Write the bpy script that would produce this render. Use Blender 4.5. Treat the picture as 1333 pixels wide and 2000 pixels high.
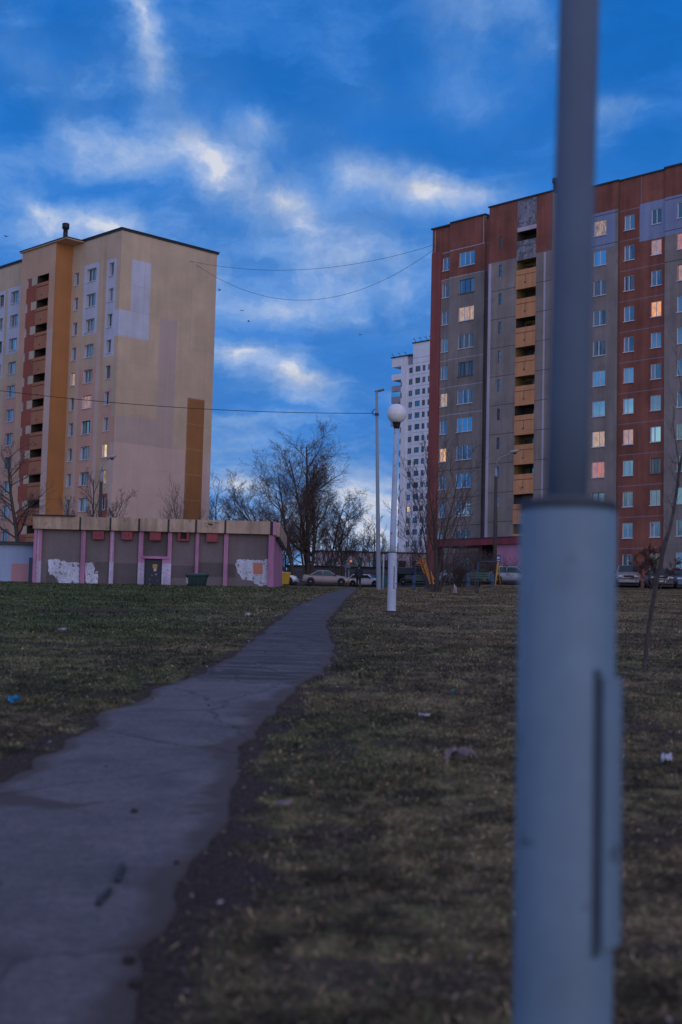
import bpy, math, random
import numpy as np
from mathutils import Vector, Matrix

for o in list(bpy.data.objects): bpy.data.objects.remove(o)
SC = bpy.context.scene
COL = SC.collection
EYE = 1.55                                   # eye height; world z = height above the ground at the viewer's feet

# ------------------------------------------------------------------ camera
FPX, PITCH, ROLL = 2778.0, 0.08612, 0.02432  # focal length in photo pixels (50 mm), pitch and roll in radians
cF = Vector((0, math.cos(PITCH), math.sin(PITCH))); cZ = Vector((0, -math.sin(PITCH), math.cos(PITCH))); cX = Vector((1, 0, 0))
cR = cX*math.cos(ROLL) + cZ*math.sin(ROLL); cU = cZ*math.cos(ROLL) - cX*math.sin(ROLL)
cd = bpy.data.cameras.new('camera'); cam = bpy.data.objects.new('camera', cd); COL.objects.link(cam)
M = Matrix((cR, cU, -cF)).transposed().to_4x4(); M.translation = (0, 0, EYE); cam.matrix_world = M
cd.sensor_fit = 'VERTICAL'; cd.sensor_height = 36.0; cd.lens = FPX*36/2000.0
cd.clip_start = 0.1; cd.clip_end = 5000
cd.dof.use_dof = True; cd.dof.focus_distance = 80; cd.dof.aperture_fstop = 1.9
SC.camera = cam

def at(px, py, Y):
    """photo pixel -> point at depth Y"""
    v = cF + cR*((px-666.5)/FPX) + cU*((1000-py)/FPX)
    v = v*(Y/v.y); return Vector((v.x, v.y, v.z+EYE))
def pxdir(px, py):
    return (cF + cR*((px-666.5)/FPX) + cU*((1000-py)/FPX)).normalized()

# ------------------------------------------------------------------ world (dusk sky with broken cloud) and a faint low sun
SUN_EL, SUN_AZ = math.radians(9), math.radians(152)
W = bpy.data.worlds.new("World"); SC.world = W; W.use_nodes = True
nt = W.node_tree; nt.nodes.clear(); L_ = nt.links
def N(tree, t, **kw):
    n = tree.nodes.new(t)
    for k, v in kw.items():
        if k.startswith('i_'): n.inputs[k[2:].replace('_', ' ')].default_value = v
        else: setattr(n, k, v)
    return n
def mth(tree, op, a, b=None, c=None, clamp=False):
    n = tree.nodes.new('ShaderNodeMath'); n.operation = op; n.use_clamp = clamp
    for i, x in enumerate((a, b, c)):
        if x is None: continue
        if isinstance(x, (int, float)): n.inputs[i].default_value = x
        else: tree.links.new(x, n.inputs[i])
    return n.outputs[0]
def mixc(tree, f, a, b, mode='MIX'):
    n = tree.nodes.new('ShaderNodeMix'); n.data_type = 'RGBA'; n.blend_type = mode
    for s, x in ((n.inputs[0], f), (n.inputs[6], a), (n.inputs[7], b)):
        if isinstance(x, (int, float)): s.default_value = x
        elif isinstance(x, tuple): s.default_value = (x+(1,))[:4]
        else: tree.links.new(x, s)
    return n.outputs[2]
def ramp(tree, fac, stops, interp='LINEAR'):
    n = tree.nodes.new('ShaderNodeValToRGB'); n.color_ramp.interpolation = interp
    e = n.color_ramp.elements
    while len(e) > 1: e.remove(e[-1])
    for i, (p, c) in enumerate(stops):
        el = e[0] if i == 0 else e.new(p)
        el.position = p; el.color = (c+(1,))[:4] if isinstance(c, tuple) else (c, c, c, 1)
    tree.links.new(fac, n.inputs[0]); return n.outputs[0]
def srgb(r, g, b):
    f = lambda c: (c/255/12.92 if c/255 <= .04045 else ((c/255+.055)/1.055)**2.4)
    return (f(r), f(g), f(b))

tc = N(nt, 'ShaderNodeTexCoord'); D0 = tc.outputs['Generated']
sx = N(nt, 'ShaderNodeSeparateXYZ'); L_.new(D0, sx.inputs[0])
warp = N(nt, 'ShaderNodeTexNoise', i_Scale=9.0, i_Detail=6.0, i_Roughness=0.62); L_.new(D0, warp.inputs['Vector'])
vs = N(nt, 'ShaderNodeVectorMath', operation='SUBTRACT'); L_.new(warp.outputs['Color'], vs.inputs[0]); vs.inputs[1].default_value = (.5, .5, .5)
vm = N(nt, 'ShaderNodeVectorMath', operation='MULTIPLY'); L_.new(vs.outputs[0], vm.inputs[0]); vm.inputs[1].default_value = (.085, .03, .055)
va = N(nt, 'ShaderNodeVectorMath', operation='ADD'); L_.new(D0, va.inputs[0]); L_.new(vm.outputs[0], va.inputs[1])
DW = va.outputs[0]
base = ramp(nt, mth(nt, 'ADD', sx.outputs[2], 0.0), [(0.0, srgb(118, 146, 194)), (0.05, srgb(84, 138, 206)), (0.1, srgb(48, 122, 204)),
    (0.2, srgb(42, 120, 206)), (0.3, srgb(24, 114, 203)), (0.36, srgb(8, 105, 193)), (0.42, srgb(2, 102, 190)), (1.0, srgb(14, 84, 176))])
# cloud banks: (px, py, half length, half height, tilt in degrees, weight)
BLOBS = [(282,60,80,36,58,1.1),(300,150,90,50,65,.4),(385,315,120,55,36,1.05),(498,245,80,48,-15,.7),(165,270,110,55,0,.42),(270,285,170,70,15,.42),
 (545,378,120,45,30,.6),(690,335,60,75,60,.55),(865,372,190,62,8,1.0),(945,382,85,40,5,.55),(62,405,50,60,0,.6),(200,445,140,52,0,.8),(75,455,110,80,0,.55),
 (478,692,130,40,4,.9),(590,735,120,55,22,.85),(1045,15,75,45,30,.75),(1065,85,60,80,80,.4),(915,20,130,70,10,.38),(1198,220,60,90,85,.45),
 (930,190,330,190,20,.26),(455,945,120,42,0,1.15),(745,965,150,52,3,1.05),(690,1030,260,60,0,1.15),(725,872,100,26,3,.45),(600,440,640,230,24,.46),
 (520,590,200,55,8,.35),(430,535,80,70,0,.35),(520,860,160,40,6,.34),(800,560,260,90,10,.25),(150,160,230,110,10,.16),(620,790,300,50,8,.22),(480,1010,140,40,0,.8),(30,225,150,100,0,-.45),(230,215,120,60,20,-.3),(560,190,150,90,10,-.25),(870,285,210,70,8,-.35),(1290,60,150,170,0,-.55),(700,700,200,70,12,-.35),(560,800,240,40,4,-.3),(480,640,180,30,5,-.2),(130,30,120,80,0,-.3),(640,870,160,40,0,-.25),(180,360,140,40,0,-.25),(1280,300,90,60,0,-.3)]
acc = None
for (px, py, a, b, tilt, w) in BLOBS:
    mp = N(nt, 'ShaderNodeMapping', vector_type='TEXTURE')
    mp.inputs['Location'].default_value = pxdir(px, py)
    mp.inputs['Rotation'].default_value = (0, math.radians(tilt), 0)
    mp.inputs['Scale'].default_value = (a*1.45/FPX, .35, b*1.45/FPX)
    L_.new(DW, mp.inputs[0])
    g = N(nt, 'ShaderNodeTexGradient', gradient_type='QUADRATIC_SPHERE'); L_.new(mp.outputs[0], g.inputs[0])
    acc = mth(nt, 'MULTIPLY_ADD', g.outputs['Fac'], w, acc if acc is not None else 0.0)
# free cloud over the rest of the sky, in a plane above the viewer so that it thins out sideways
pl = N(nt, 'ShaderNodeVectorMath', operation='DIVIDE'); cz = N(nt, 'ShaderNodeCombineXYZ')
zz = mth(nt, 'ADD', mth(nt, 'MAXIMUM', sx.outputs[2], 0.0), 0.22)
for i in range(3): L_.new(zz, cz.inputs[i])
L_.new(D0, pl.inputs[0]); L_.new(cz.outputs[0], pl.inputs[1])
fn = N(nt, 'ShaderNodeTexNoise', i_Scale=1.6, i_Detail=7.0, i_Roughness=.58); L_.new(pl.outputs[0], fn.inputs['Vector'])
front = mth(nt, 'SMOOTH_MIN', 1.0, 1.0, 0.0)
sidef = ramp(nt, sx.outputs[1], [(0.0, 1.0), (0.8, 0.8), (0.93, 0.12), (1.0, 0.08)])
free = mth(nt, 'MULTIPLY', ramp(nt, fn.outputs[0], [(0.45, 0.0), (0.72, 0.85)]), sidef)
det = N(nt, 'ShaderNodeTexNoise', i_Scale=34.0, i_Detail=8.0, i_Roughness=.62); L_.new(DW, det.inputs['Vector'])
det2 = N(nt, 'ShaderNodeTexNoise', i_Scale=11.0, i_Detail=5.0, i_Roughness=.55); L_.new(DW, det2.inputs['Vector'])
dmul = mth(nt, 'MULTIPLY', ramp(nt, det.outputs[0], [(0.28, 0.6), (0.72, 1.15)]), ramp(nt, det2.outputs[0], [(0.3, 0.5), (0.7, 1.25)]))
cloud = mth(nt, 'ADD', mth(nt, 'MULTIPLY', mth(nt, 'MULTIPLY', acc, .90), dmul), free)
soft = ramp(nt, det2.outputs[0], [(0.35, 0.0), (0.75, 0.28)])
cloud = mth(nt, 'ADD', cloud, mth(nt, 'MULTIPLY', soft, .55))
lay = N(nt, 'ShaderNodeMapping'); lay.inputs['Rotation'].default_value = (0, math.radians(14), 0); lay.inputs['Scale'].default_value = (5.0, 5.0, 15.0); L_.new(DW, lay.inputs[0])
ln_ = N(nt, 'ShaderNodeTexNoise', i_Scale=1.0, i_Detail=7.0, i_Roughness=.6); L_.new(lay.outputs[0], ln_.inputs['Vector'])
deck = ramp(nt, ln_.outputs[0], [(0.36, 0.0), (0.52, .09), (0.68, .34)])
deck = mth(nt, 'MULTIPLY', deck, ramp(nt, sx.outputs[2], [(0.05, 1.0), (0.28, .85), (0.42, .55)]))
deck = mth(nt, 'MULTIPLY', deck, ramp(nt, det.outputs[0], [(0.3, .7), (0.7, 1.35)]))
lw2 = N(nt, 'ShaderNodeMapping'); lw2.inputs['Rotation'].default_value = (0, math.radians(4), 0); lw2.inputs['Scale'].default_value = (9.0, 9.0, 46.0); L_.new(DW, lw2.inputs[0])
ln2 = N(nt, 'ShaderNodeTexNoise', i_Scale=1.0, i_Detail=6.0, i_Roughness=.58); L_.new(lw2.outputs[0], ln2.inputs['Vector'])
low = mth(nt, 'MULTIPLY', ramp(nt, ln2.outputs[0], [(0.44, 0.0), (0.68, .45)]), ramp(nt, sx.outputs[2], [(0.0, 1.0), (0.10, 1.0), (0.24, .15), (0.3, 0.0)]))
cloud = mth(nt, 'ADD', mth(nt, 'ADD', cloud, deck), low)
shade = ramp(nt, ln_.outputs[0], [(0.40, 1.0), (0.5, .90), (0.58, 1.0)])
ccol = ramp(nt, cloud, [(0.0, srgb(34, 114, 204)), (0.2, srgb(66, 131, 211)), (0.42, srgb(104, 152, 217)), (0.75, srgb(156, 180, 222)), (1.0, srgb(208, 212, 226))])
camt = ramp(nt, cloud, [(0.0, 0.0), (0.35, 0.75), (0.7, 1.0)])
skyc = mixc(nt, 1.0, mixc(nt, camt, base, ccol), shade, 'MULTIPLY')
# twilight glow behind the viewer: the low bright part of the sky that lights the facades
bk = ramp(nt, mth(nt, 'MULTIPLY', sx.outputs[1], -1.0), [(0.0, 0.0), (0.35, 0.4), (1.0, 1.0)])
lowz = ramp(nt, sx.outputs[2], [(0.0, 1.0), (0.25, 0.75), (0.8, 0.1)])
glow = mixc(nt, mth(nt, 'MULTIPLY', bk, lowz), (0, 0, 0), (.50, .37, .36))
tot = mixc(nt, 1.0, skyc, glow, 'ADD')
# unseen warm glow overhead, added to warm the light on the ground
over = ramp(nt, sx.outputs[2], [(0.5, 0.0), (0.72, 1.0)])
tot = mixc(nt, 1.0, tot, mixc(nt, mth(nt, 'MULTIPLY', over, ramp(nt, fn.outputs[0], [(0.3, .7), (0.7, 1.2)])), (0, 0, 0), (.31, .17, .06)), 'ADD')
nis = N(nt, 'ShaderNodeTexSky', sky_type='NISHITA'); nis.sun_disc = False; nis.sun_elevation = SUN_EL; nis.sun_rotation = SUN_AZ
nmul = mixc(nt, 1.0, nis.outputs[0], (.006, .006, .006), 'MULTIPLY')
tot = mixc(nt, 1.0, tot, nmul, 'ADD')
bg = N(nt, 'ShaderNodeBackground'); bg.inputs['Strength'].default_value = 1.0
L_.new(tot, bg.inputs['Color'])
ow = N(nt, 'ShaderNodeOutputWorld'); L_.new(bg.outputs[0], ow.inputs[0])

sl = bpy.data.lights.new('sun', 'SUN'); sl.energy = 0.36; sl.angle = math.radians(35); sl.color = (1, .86, .76)
so = bpy.data.objects.new('sun', sl); COL.objects.link(so)
sd = Vector((math.sin(SUN_AZ)*math.cos(SUN_EL), math.cos(SUN_AZ)*math.cos(SUN_EL), math.sin(SUN_EL)))
so.rotation_euler = (sd).to_track_quat('Z', 'Y').to_euler()
SC.view_settings.view_transform = 'Standard'; SC.view_settings.look = 'None'; SC.view_settings.exposure = 0.0; SC.view_settings.gamma = 1.0

# ------------------------------------------------------------------ materials
MATS = {}
def newmat(name):
    m = bpy.data.materials.new(name); m.use_nodes = True
    return m, m.node_tree, m.node_tree.nodes['Principled BSDF']
def plain(name, col, rough=.6, metal=0.0, var=.25, scale=6.0, bump=0.0, spec=.5, coat=0.0):
    """base colour broken up by two noises"""
    if name in MATS: return MATS[name]
    m, t, b = newmat(name)
    c = N(t, 'ShaderNodeTexCoord')
    n1 = N(t, 'ShaderNodeTexNoise', i_Scale=scale, i_Detail=6.0, i_Roughness=.65); t.links.new(c.outputs['Object'], n1.inputs['Vector'])
    f = ramp(t, n1.outputs[0], [(0.3, 1-var), (0.7, 1+var*.5)])
    t.links.new(mixc(t, 1.0, col, f, 'MULTIPLY'), b.inputs['Base Color'])
    b.inputs['Roughness'].default_value = rough; b.inputs['Metallic'].default_value = metal
    b.inputs['Specular IOR Level'].default_value = spec; b.inputs['Coat Weight'].default_value = coat
    if bump:
        bp = N(t, 'ShaderNodeBump', i_Strength=bump, i_Distance=.02); t.links.new(n1.outputs[0], bp.inputs['Height']); t.links.new(bp.outputs[0], b.inputs['Normal'])
    MATS[name] = m; return m
def wallm(name, col, streak=.18, blotch=.14, grain=.1, gscale=30.0, bump=.25):
    """painted or rendered wall: cloudy fading, rain streaks down the face and a fine grain"""
    if name in MATS: return MATS[name]
    m, t, b = newmat(name)
    c = N(t, 'ShaderNodeTexCoord'); o = c.outputs['Object']
    mp = N(t, 'ShaderNodeMapping'); mp.inputs['Scale'].default_value = (1.6, 1.6, .09); t.links.new(o, mp.inputs[0])
    n1 = N(t, 'ShaderNodeTexNoise', i_Scale=1.0, i_Detail=6.0, i_Roughness=.7); t.links.new(mp.outputs[0], n1.inputs['Vector'])
    n2 = N(t, 'ShaderNodeTexNoise', i_Scale=.35, i_Detail=5.0, i_Roughness=.6); t.links.new(o, n2.inputs['Vector'])
    n3 = N(t, 'ShaderNodeTexNoise', i_Scale=gscale, i_Detail=4.0, i_Roughness=.7); t.links.new(o, n3.inputs['Vector'])
    f1 = ramp(t, n1.outputs[0], [(0.32, 1-streak), (0.62, 1.0)])
    f2 = ramp(t, n2.outputs[0], [(0.3, 1-blotch), (0.7, 1+blotch*.6)])
    f3 = ramp(t, n3.outputs[0], [(0.3, 1-grain), (0.7, 1+grain)])
    x = mixc(t, 1.0, mixc(t, 1.0, mixc(t, 1.0, col, f1, 'MULTIPLY'), f2, 'MULTIPLY'), f3, 'MULTIPLY')
    t.links.new(x, b.inputs['Base Color']); b.inputs['Roughness'].default_value = .88; b.inputs['Specular IOR Level'].default_value = .25
    bp = N(t, 'ShaderNodeBump', i_Strength=bump, i_Distance=.01); t.links.new(n3.outputs[0], bp.inputs['Height']); t.links.new(bp.outputs[0], b.inputs['Normal'])
    MATS[name] = m; return m
def glassm(name, refl=.26, dark=(.010, .014, .016), light=(.14, .155, .15), tint=(.40, .73, .78), rnd=.42):
    """double glazing seen from outside: sky reflection over a dark room with curtains that differ from window to window"""
    if name in MATS: return MATS[name]
    m, t, b = newmat(name)
    c = N(t, 'ShaderNodeTexCoord'); oi = N(t, 'ShaderNodeObjectInfo')
    vv = N(t, 'ShaderNodeVectorMath', operation='MULTIPLY_ADD'); t.links.new(c.outputs['Object'], vv.inputs[0]); vv.inputs[1].default_value = (1.3, 0, .12)
    rr = N(t, 'ShaderNodeCombineXYZ'); t.links.new(mth(t, 'MULTIPLY', oi.outputs['Random'], 57.0), rr.inputs[0]); t.links.new(mth(t, 'MULTIPLY', oi.outputs['Random'], 31.0), rr.inputs[2]); t.links.new(rr.outputs[0], vv.inputs[2])
    n1 = N(t, 'ShaderNodeTexNoise', i_Scale=1.1, i_Detail=2.0); t.links.new(vv.outputs[0], n1.inputs['Vector'])
    folds = N(t, 'ShaderNodeTexNoise', i_Scale=11.0, i_Detail=2.0); t.links.new(vv.outputs[0], folds.inputs['Vector'])
    cur = ramp(t, n1.outputs[0], [(0.45, 0.0), (0.49, 1.0)])
    lc = mixc(t, 1.0, light, ramp(t, folds.outputs[0], [(0.3, .55), (0.7, 1.25)]), 'MULTIPLY')
    t.links.new(mixc(t, cur, dark, lc), b.inputs['Base Color']); b.inputs['Roughness'].default_value = .6
    gl = N(t, 'ShaderNodeBsdfGlossy'); gl.inputs['Roughness'].default_value = .03; gl.inputs['Color'].default_value = tint+(1,)
    lw = N(t, 'ShaderNodeLayerWeight', i_Blend=.3)
    fa = mth(t, 'ADD', mth(t, 'MULTIPLY', oi.outputs['Random'], rnd), mth(t, 'MULTIPLY_ADD', lw.outputs['Fresnel'], .5, refl-.1), clamp=True)
    ms = N(t, 'ShaderNodeMixShader'); t.links.new(fa, ms.inputs[0]); t.links.new(b.outputs[0], ms.inputs[1]); t.links.new(gl.outputs[0], ms.inputs[2])
    t.links.new(ms.outputs[0], t.nodes['Material Output'].inputs[0])
    MATS[name] = m; return m
def litm(name, col, s=1.0, refl=.14, contrast=.55):
    """lit window: light through curtains"""
    if name in MATS: return MATS[name]
    m, t, b = newmat(name)
    c = N(t, 'ShaderNodeTexCoord'); mp = N(t, 'ShaderNodeMapping'); mp.inputs['Scale'].default_value = (2.2, 1, .8); t.links.new(c.outputs['Object'], mp.inputs[0])
    n1 = N(t, 'ShaderNodeTexNoise', i_Scale=2.4, i_Detail=3.0); t.links.new(mp.outputs[0], n1.inputs['Vector'])
    f = ramp(t, n1.outputs[0], [(0.3, 1-contrast), (0.65, 1.0)])
    b.inputs['Base Color'].default_value = (.1, .09, .09, 1); b.inputs['Roughness'].default_value = .1
    t.links.new(mixc(t, 1.0, col, f, 'MULTIPLY'), b.inputs['Emission Color']); b.inputs['Emission Strength'].default_value = s
    gl = N(t, 'ShaderNodeBsdfGlossy'); gl.inputs['Roughness'].default_value = .04
    ms = N(t, 'ShaderNodeMixShader'); ms.inputs[0].default_value = refl; t.links.new(b.outputs[0], ms.inputs[1]); t.links.new(gl.outputs[0], ms.inputs[2])
    t.links.new(ms.outputs[0], t.nodes['Material Output'].inputs[0])
    MATS[name] = m; return m
def emit(name, col, s):
    if name in MATS: return MATS[name]
    m, t, b = newmat(name); b.inputs['Emission Color'].default_value = col+(1,); b.inputs['Emission Strength'].default_value = s; b.inputs['Base Color'].default_value = (.1, .1, .1, 1)
    MATS[name] = m; return m

def chips(m, lo, amt=.85, scale=7.0, under=(.045, .035, .035)):
    t = m.node_tree; b = t.nodes['Principled BSDF']; src = b.inputs['Base Color'].links[0].from_socket
    c = N(t, 'ShaderNodeTexCoord'); n1 = N(t, 'ShaderNodeTexNoise', i_Scale=scale, i_Detail=9.0, i_Roughness=.68); t.links.new(c.outputs['Object'], n1.inputs['Vector'])
    t.links.new(mixc(t, ramp(t, n1.outputs[0], [(lo, 0.0), (lo+.03, amt)]), src, under), b.inputs['Base Color'])
# ------------------------------------------------------------------ mesh helpers
class MB:
    def __init__(s): s.v = []; s.f = []; s.m = []; s.sm = []
    def quad(s, a, b, c, d, m=0):
        n = len(s.v); s.v += [tuple(a), tuple(b), tuple(c), tuple(d)]; s.f.append((n, n+1, n+2, n+3)); s.m.append(m); s.sm.append(False)
    def poly(s, pts, m=0):
        n = len(s.v); s.v += [tuple(p) for p in pts]; s.f.append(tuple(range(n, n+len(pts)))); s.m.append(m); s.sm.append(False)
    def box(s, x0, x1, y0, y1, z0, z1, m=0, mt=None):
        n = len(s.v)
        s.v += [(x0,y0,z0),(x1,y0,z0),(x1,y1,z0),(x0,y1,z0),(x0,y0,z1),(x1,y0,z1),(x1,y1,z1),(x0,y1,z1)]
        for i, q in enumerate(((0,3,2,1),(4,5,6,7),(0,1,5,4),(1,2,6,5),(2,3,7,6),(3,0,4,7))):
            s.f.append(tuple(n+k for k in q)); s.m.append(m if (mt is None or i != 1) else mt); s.sm.append(False)
    def bar(s, a, b, w, h, m=0, up=(0, 0, 1)):
        a = Vector(a); b = Vector(b); d = (b-a).normalized(); u = Vector(up)
        if abs(d.dot(u)) > .95: u = Vector((1, 0, 0))
        r = d.cross(u).normalized()*w/2; u = r.cross(d).normalized()*h/2
        n = len(s.v)
        for p in (a, b): s.v += [tuple(p-r-u), tuple(p+r-u), tuple(p+r+u), tuple(p-r+u)]
        for q in ((0,1,2,3),(7,6,5,4),(0,4,5,1),(1,5,6,2),(2,6,7,3),(3,7,4,0)): s.f.append(tuple(n+k for k in q)); s.m.append(m); s.sm.append(False)
    def tube(s, pts, rad, k=6, m=0, cap=True, smooth=True):
        pts = [Vector(p) for p in pts]; n0 = len(s.v)
        if isinstance(rad, (int, float)): rad = [rad]*len(pts)
        ref = None
        for i, p in enumerate(pts):
            d = pts[min(i+1, len(pts)-1)] - pts[max(i-1, 0)]
            if d.length < 1e-9: d = Vector((0, 0, 1))
            d.normalize()
            if ref is None: ref = Vector((1, 0, 0)) if abs(d.x) < .8 else Vector((0, 1, 0))
            a = (ref - d*ref.dot(d)); a.normalize(); ref = a; b = d.cross(a); r = rad[i]
            for j in range(k):
                t = 2*math.pi*j/k; q = p + a*(r*math.cos(t)) + b*(r*math.sin(t)); s.v.append((q.x, q.y, q.z))
        for i in range(len(pts)-1):
            for j in range(k):
                j2 = (j+1) % k
                s.f.append((n0+i*k+j, n0+i*k+j2, n0+(i+1)*k+j2, n0+(i+1)*k+j)); s.m.append(m); s.sm.append(smooth)
        if cap:
            s.f.append(tuple(n0+j for j in range(k))[::-1]); s.m.append(m); s.sm.append(False)
            e = n0+(len(pts)-1)*k; s.f.append(tuple(e+j for j in range(k))); s.m.append(m); s.sm.append(False)
    def lathe(s, prof, c=(0, 0, 0), k=24, m=0, tilt=(0, 0)):
        """prof: (radius, z); tilt shifts x,y per metre of height"""
        n0 = len(s.v)
        for (r, z) in prof:
            for j in range(k):
                t = 2*math.pi*j/k; s.v.append((c[0]+tilt[0]*z+r*math.cos(t), c[1]+tilt[1]*z+r*math.sin(t), c[2]+z))
        for i in range(len(prof)-1):
            for j in range(k):
                j2 = (j+1) % k; s.f.append((n0+i*k+j, n0+i*k+j2, n0+(i+1)*k+j2, n0+(i+1)*k+j)); s.m.append(m); s.sm.append(True)
        for e, rv in ((n0, True), (n0+(len(prof)-1)*k, False)):
            q = tuple(e+j for j in range(k)); s.f.append(q[::-1] if rv else q); s.m.append(m); s.sm.append(False)
    def loft(s, rings, m=0, close=True, caps=True, smooth=True):
        n0 = len(s.v); k = len(rings[0])
        for r in rings: s.v += [tuple(p) for p in r]
        for i in range(len(rings)-1):
            for j in range(k if close else k-1):
                j2 = (j+1) % k; s.f.append((n0+i*k+j, n0+i*k+j2, n0+(i+1)*k+j2, n0+(i+1)*k+j)); s.m.append(m); s.sm.append(smooth)
        if caps:
            s.f.append(tuple(n0+j for j in range(k))[::-1]); s.m.append(m); s.sm.append(False)
            e = n0+(len(rings)-1)*k; s.f.append(tuple(e+j for j in range(k))); s.m.append(m); s.sm.append(False)
    def mesh(s, name, mats):
        me = bpy.data.meshes.new(name); me.from_pydata(s.v, [], s.f)
        me.polygons.foreach_set('material_index', s.m); me.polygons.foreach_set('use_smooth', s.sm)
        for m in (mats if isinstance(mats, (list, tuple)) else [mats]): me.materials.append(m)
        me.update(); return me
    def build(s, name, mats, parent=None, loc=None, rot=None):
        o = bpy.data.objects.new(name, s.mesh(name, mats)); COL.objects.link(o)
        if parent: o.parent = parent
        if loc: o.location = loc
        if rot: o.rotation_euler = rot
        return o
def tag(o, label, cat, group=None):
    o['label'] = label; o['category'] = cat
    if group: o['group'] = group
    return o
def thing(name, label, cat, loc=(0, 0, 0), rz=0.0, group=None):
    o = bpy.data.objects.new(name, None); o.empty_display_size = .3; COL.objects.link(o)
    o.location = loc; o.rotation_euler = (0, 0, rz); return tag(o, label, cat, group)
def kind(o, k): o['kind'] = k; return o
def bevel(o, w, seg=2):
    b = o.modifiers.new('bevel', 'BEVEL'); b.width = w; b.segments = seg; b.limit_method = 'ANGLE'; return o

# ------------------------------------------------------------------ terrain
PROF = np.array([(-60, -2.0), (-8, -1.72), (0, -1.534), (3.64, -1.335), (20, -.44), (40.3, .667), (60, 1.64), (80, 2.44), (100, 3.22), (115, 3.8), (140, 4.72), (150, 5.02), (170, 5.6), (250, 7.4), (400, 10), (1500, 18)])
def sstep(a, b, x):
    t = np.clip((x-a)/(b-a), 0, 1); return t*t*(3-2*t)
PY = np.linspace(-60, 1500, 3121); PZ = np.interp(PY, PROF[:, 0], PROF[:, 1])
_k = np.hanning(21); _k /= _k.sum(); PZ = np.convolve(np.pad(PZ, 10, 'edge'), _k, 'valid')
def gzv(x, y):
    x = np.asarray(x, float); y = np.asarray(y, float)
    z = np.interp(y, PY, PZ) + .55*sstep(3, 14, x)*sstep(70, 105, y) - .09*sstep(4, 30, -x)*sstep(50, 98, y)
    return z + EYE
def gz(x, y): return float(gzv(x, y))
def hit(px, py):
    v = cF + cR*((px-666.5)/FPX) + cU*((1000-py)/FPX); v = v/v.y
    ys = np.concatenate([np.arange(1.5, 40, .02), np.arange(40, 200, .1)])
    d = (v.z*ys+EYE) - gzv(v.x*ys, ys); i = np.argmax(d < 0)
    if d[i] >= 0: i = len(ys)-1
    return Vector((v.x*ys[i], ys[i], gz(v.x*ys[i], ys[i])))
def on(px, Y, py=1150):
    """point on the ground at depth Y in the direction of column px"""
    p = at(px, py, Y); return Vector((p.x, Y, gz(p.x, Y)))
def vnoise(x, y, s, seed=0):
    x = np.asarray(x, float)/s; y = np.asarray(y, float)/s
    xi = np.floor(x).astype(np.int64); yi = np.floor(y).astype(np.int64); fx = x-xi; fy = y-yi
    fx = fx*fx*(3-2*fx); fy = fy*fy*(3-2*fy)
    def h(a, b):
        n = (a*374761393 + b*668265263 + seed*1442695041) & 0x7fffffff
        n = ((n ^ (n >> 13))*1274126177) & 0x7fffffff; return ((n ^ (n >> 16)) & 0xffff)/65535.0
    return (h(xi, yi)*(1-fx)+h(xi+1, yi)*fx)*(1-fy) + (h(xi, yi+1)*(1-fx)+h(xi+1, yi+1)*fx)*fy
def fbm(x, y, s, seed=0, o=4):
    r = 0; a = .5
    for i in range(o): r = r + a*vnoise(x, y, s/2**i, seed+i*17); a *= .5
    return r/(1-.5**o)

# the worn footpath: its two edges on the ground, far to near
RPX = [(702,1149),(690,1160),(675,1171),(662,1190),(640,1213),(640,1235),(657,1266),(650,1290),(636,1313),(588,1339),(560,1362),(541,1387),(520,1405),(504,1423),(478,1460),(466,1500),(457,1560),(450,1605),(399,1673),(341,1773),(273,1867),(258,1990)]
LPX = [(676,1149),(650,1157),(625,1166),(602,1176),(578,1187),(536,1219),(500,1248),(457,1282),(389,1318),(300,1348),(284,1371),(210,1392),(163,1434),(105,1470),(55,1500)]
def edge(pts): 
    a = np.array([tuple(hit(*p))[:2] for p in pts]); return a[np.argsort(a[:, 1])]
er = edge(RPX); el = edge(LPX)
n_ = el[0]
el = np.vstack([[[-3.6, -12], [-2.75, -2], [-2.35, 3.5], [-2.2, 5.6], [-2.05, 7.0]], el[el[:, 1] > 7.6]])
er = np.vstack([[[-1.5, -12], [-.9, -2], [-.62, 3.5]], er])
def pl_(y): return np.interp(y, el[:, 1], el[:, 0]) + (fbm(np.zeros_like(y)+3, y, .5, 5, 6)-.5)*.20
def pr_(y): return np.interp(y, er[:, 1], er[:, 0]) + (fbm(np.zeros_like(y)+9, y, .6, 11, 6)-.5)*.15
def pathdist(x, y):
    """distance outside the path's edge (negative on it)"""
    x = np.asarray(x, float); y = np.asarray(y, float)
    d = np.maximum(np.interp(y, el[:, 1], el[:, 0])-x, x-np.interp(y, er[:, 1], er[:, 0]))
    return np.where(y > 104, 9.0, d)
def soil(x, y):
    x = np.asarray(x, float); y = np.asarray(y, float); d = pathdist(x, y)
    side = x > np.interp(y, er[:, 1], er[:, 0])-.2
    wd = np.where(side, .12+.13*sstep(14, 6, y), .12+.2*sstep(13, 8, y)*sstep(5, 7, y))*(.45+.55*sstep(70, 25, y))
    e = d + (fbm(x, y, .38, 21, 6)-.5)*.85
    s_ = 1-sstep(wd*.3, wd*2.0, e)
    return np.clip(np.maximum(s_, .6*sstep(.62, .70, fbm(x, y, .9, 33))*(y < 40)), 0, 1)
def straw(x, y):
    return np.clip(.5+1.3*(fbm(x, y, 1.1, 51)-.5)+1.5*(fbm(x, y, .36, 57)-.5)+1.3*(vnoise(x, y, .11, 58)-.5)*(y < 25), .0, 1.0)
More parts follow.
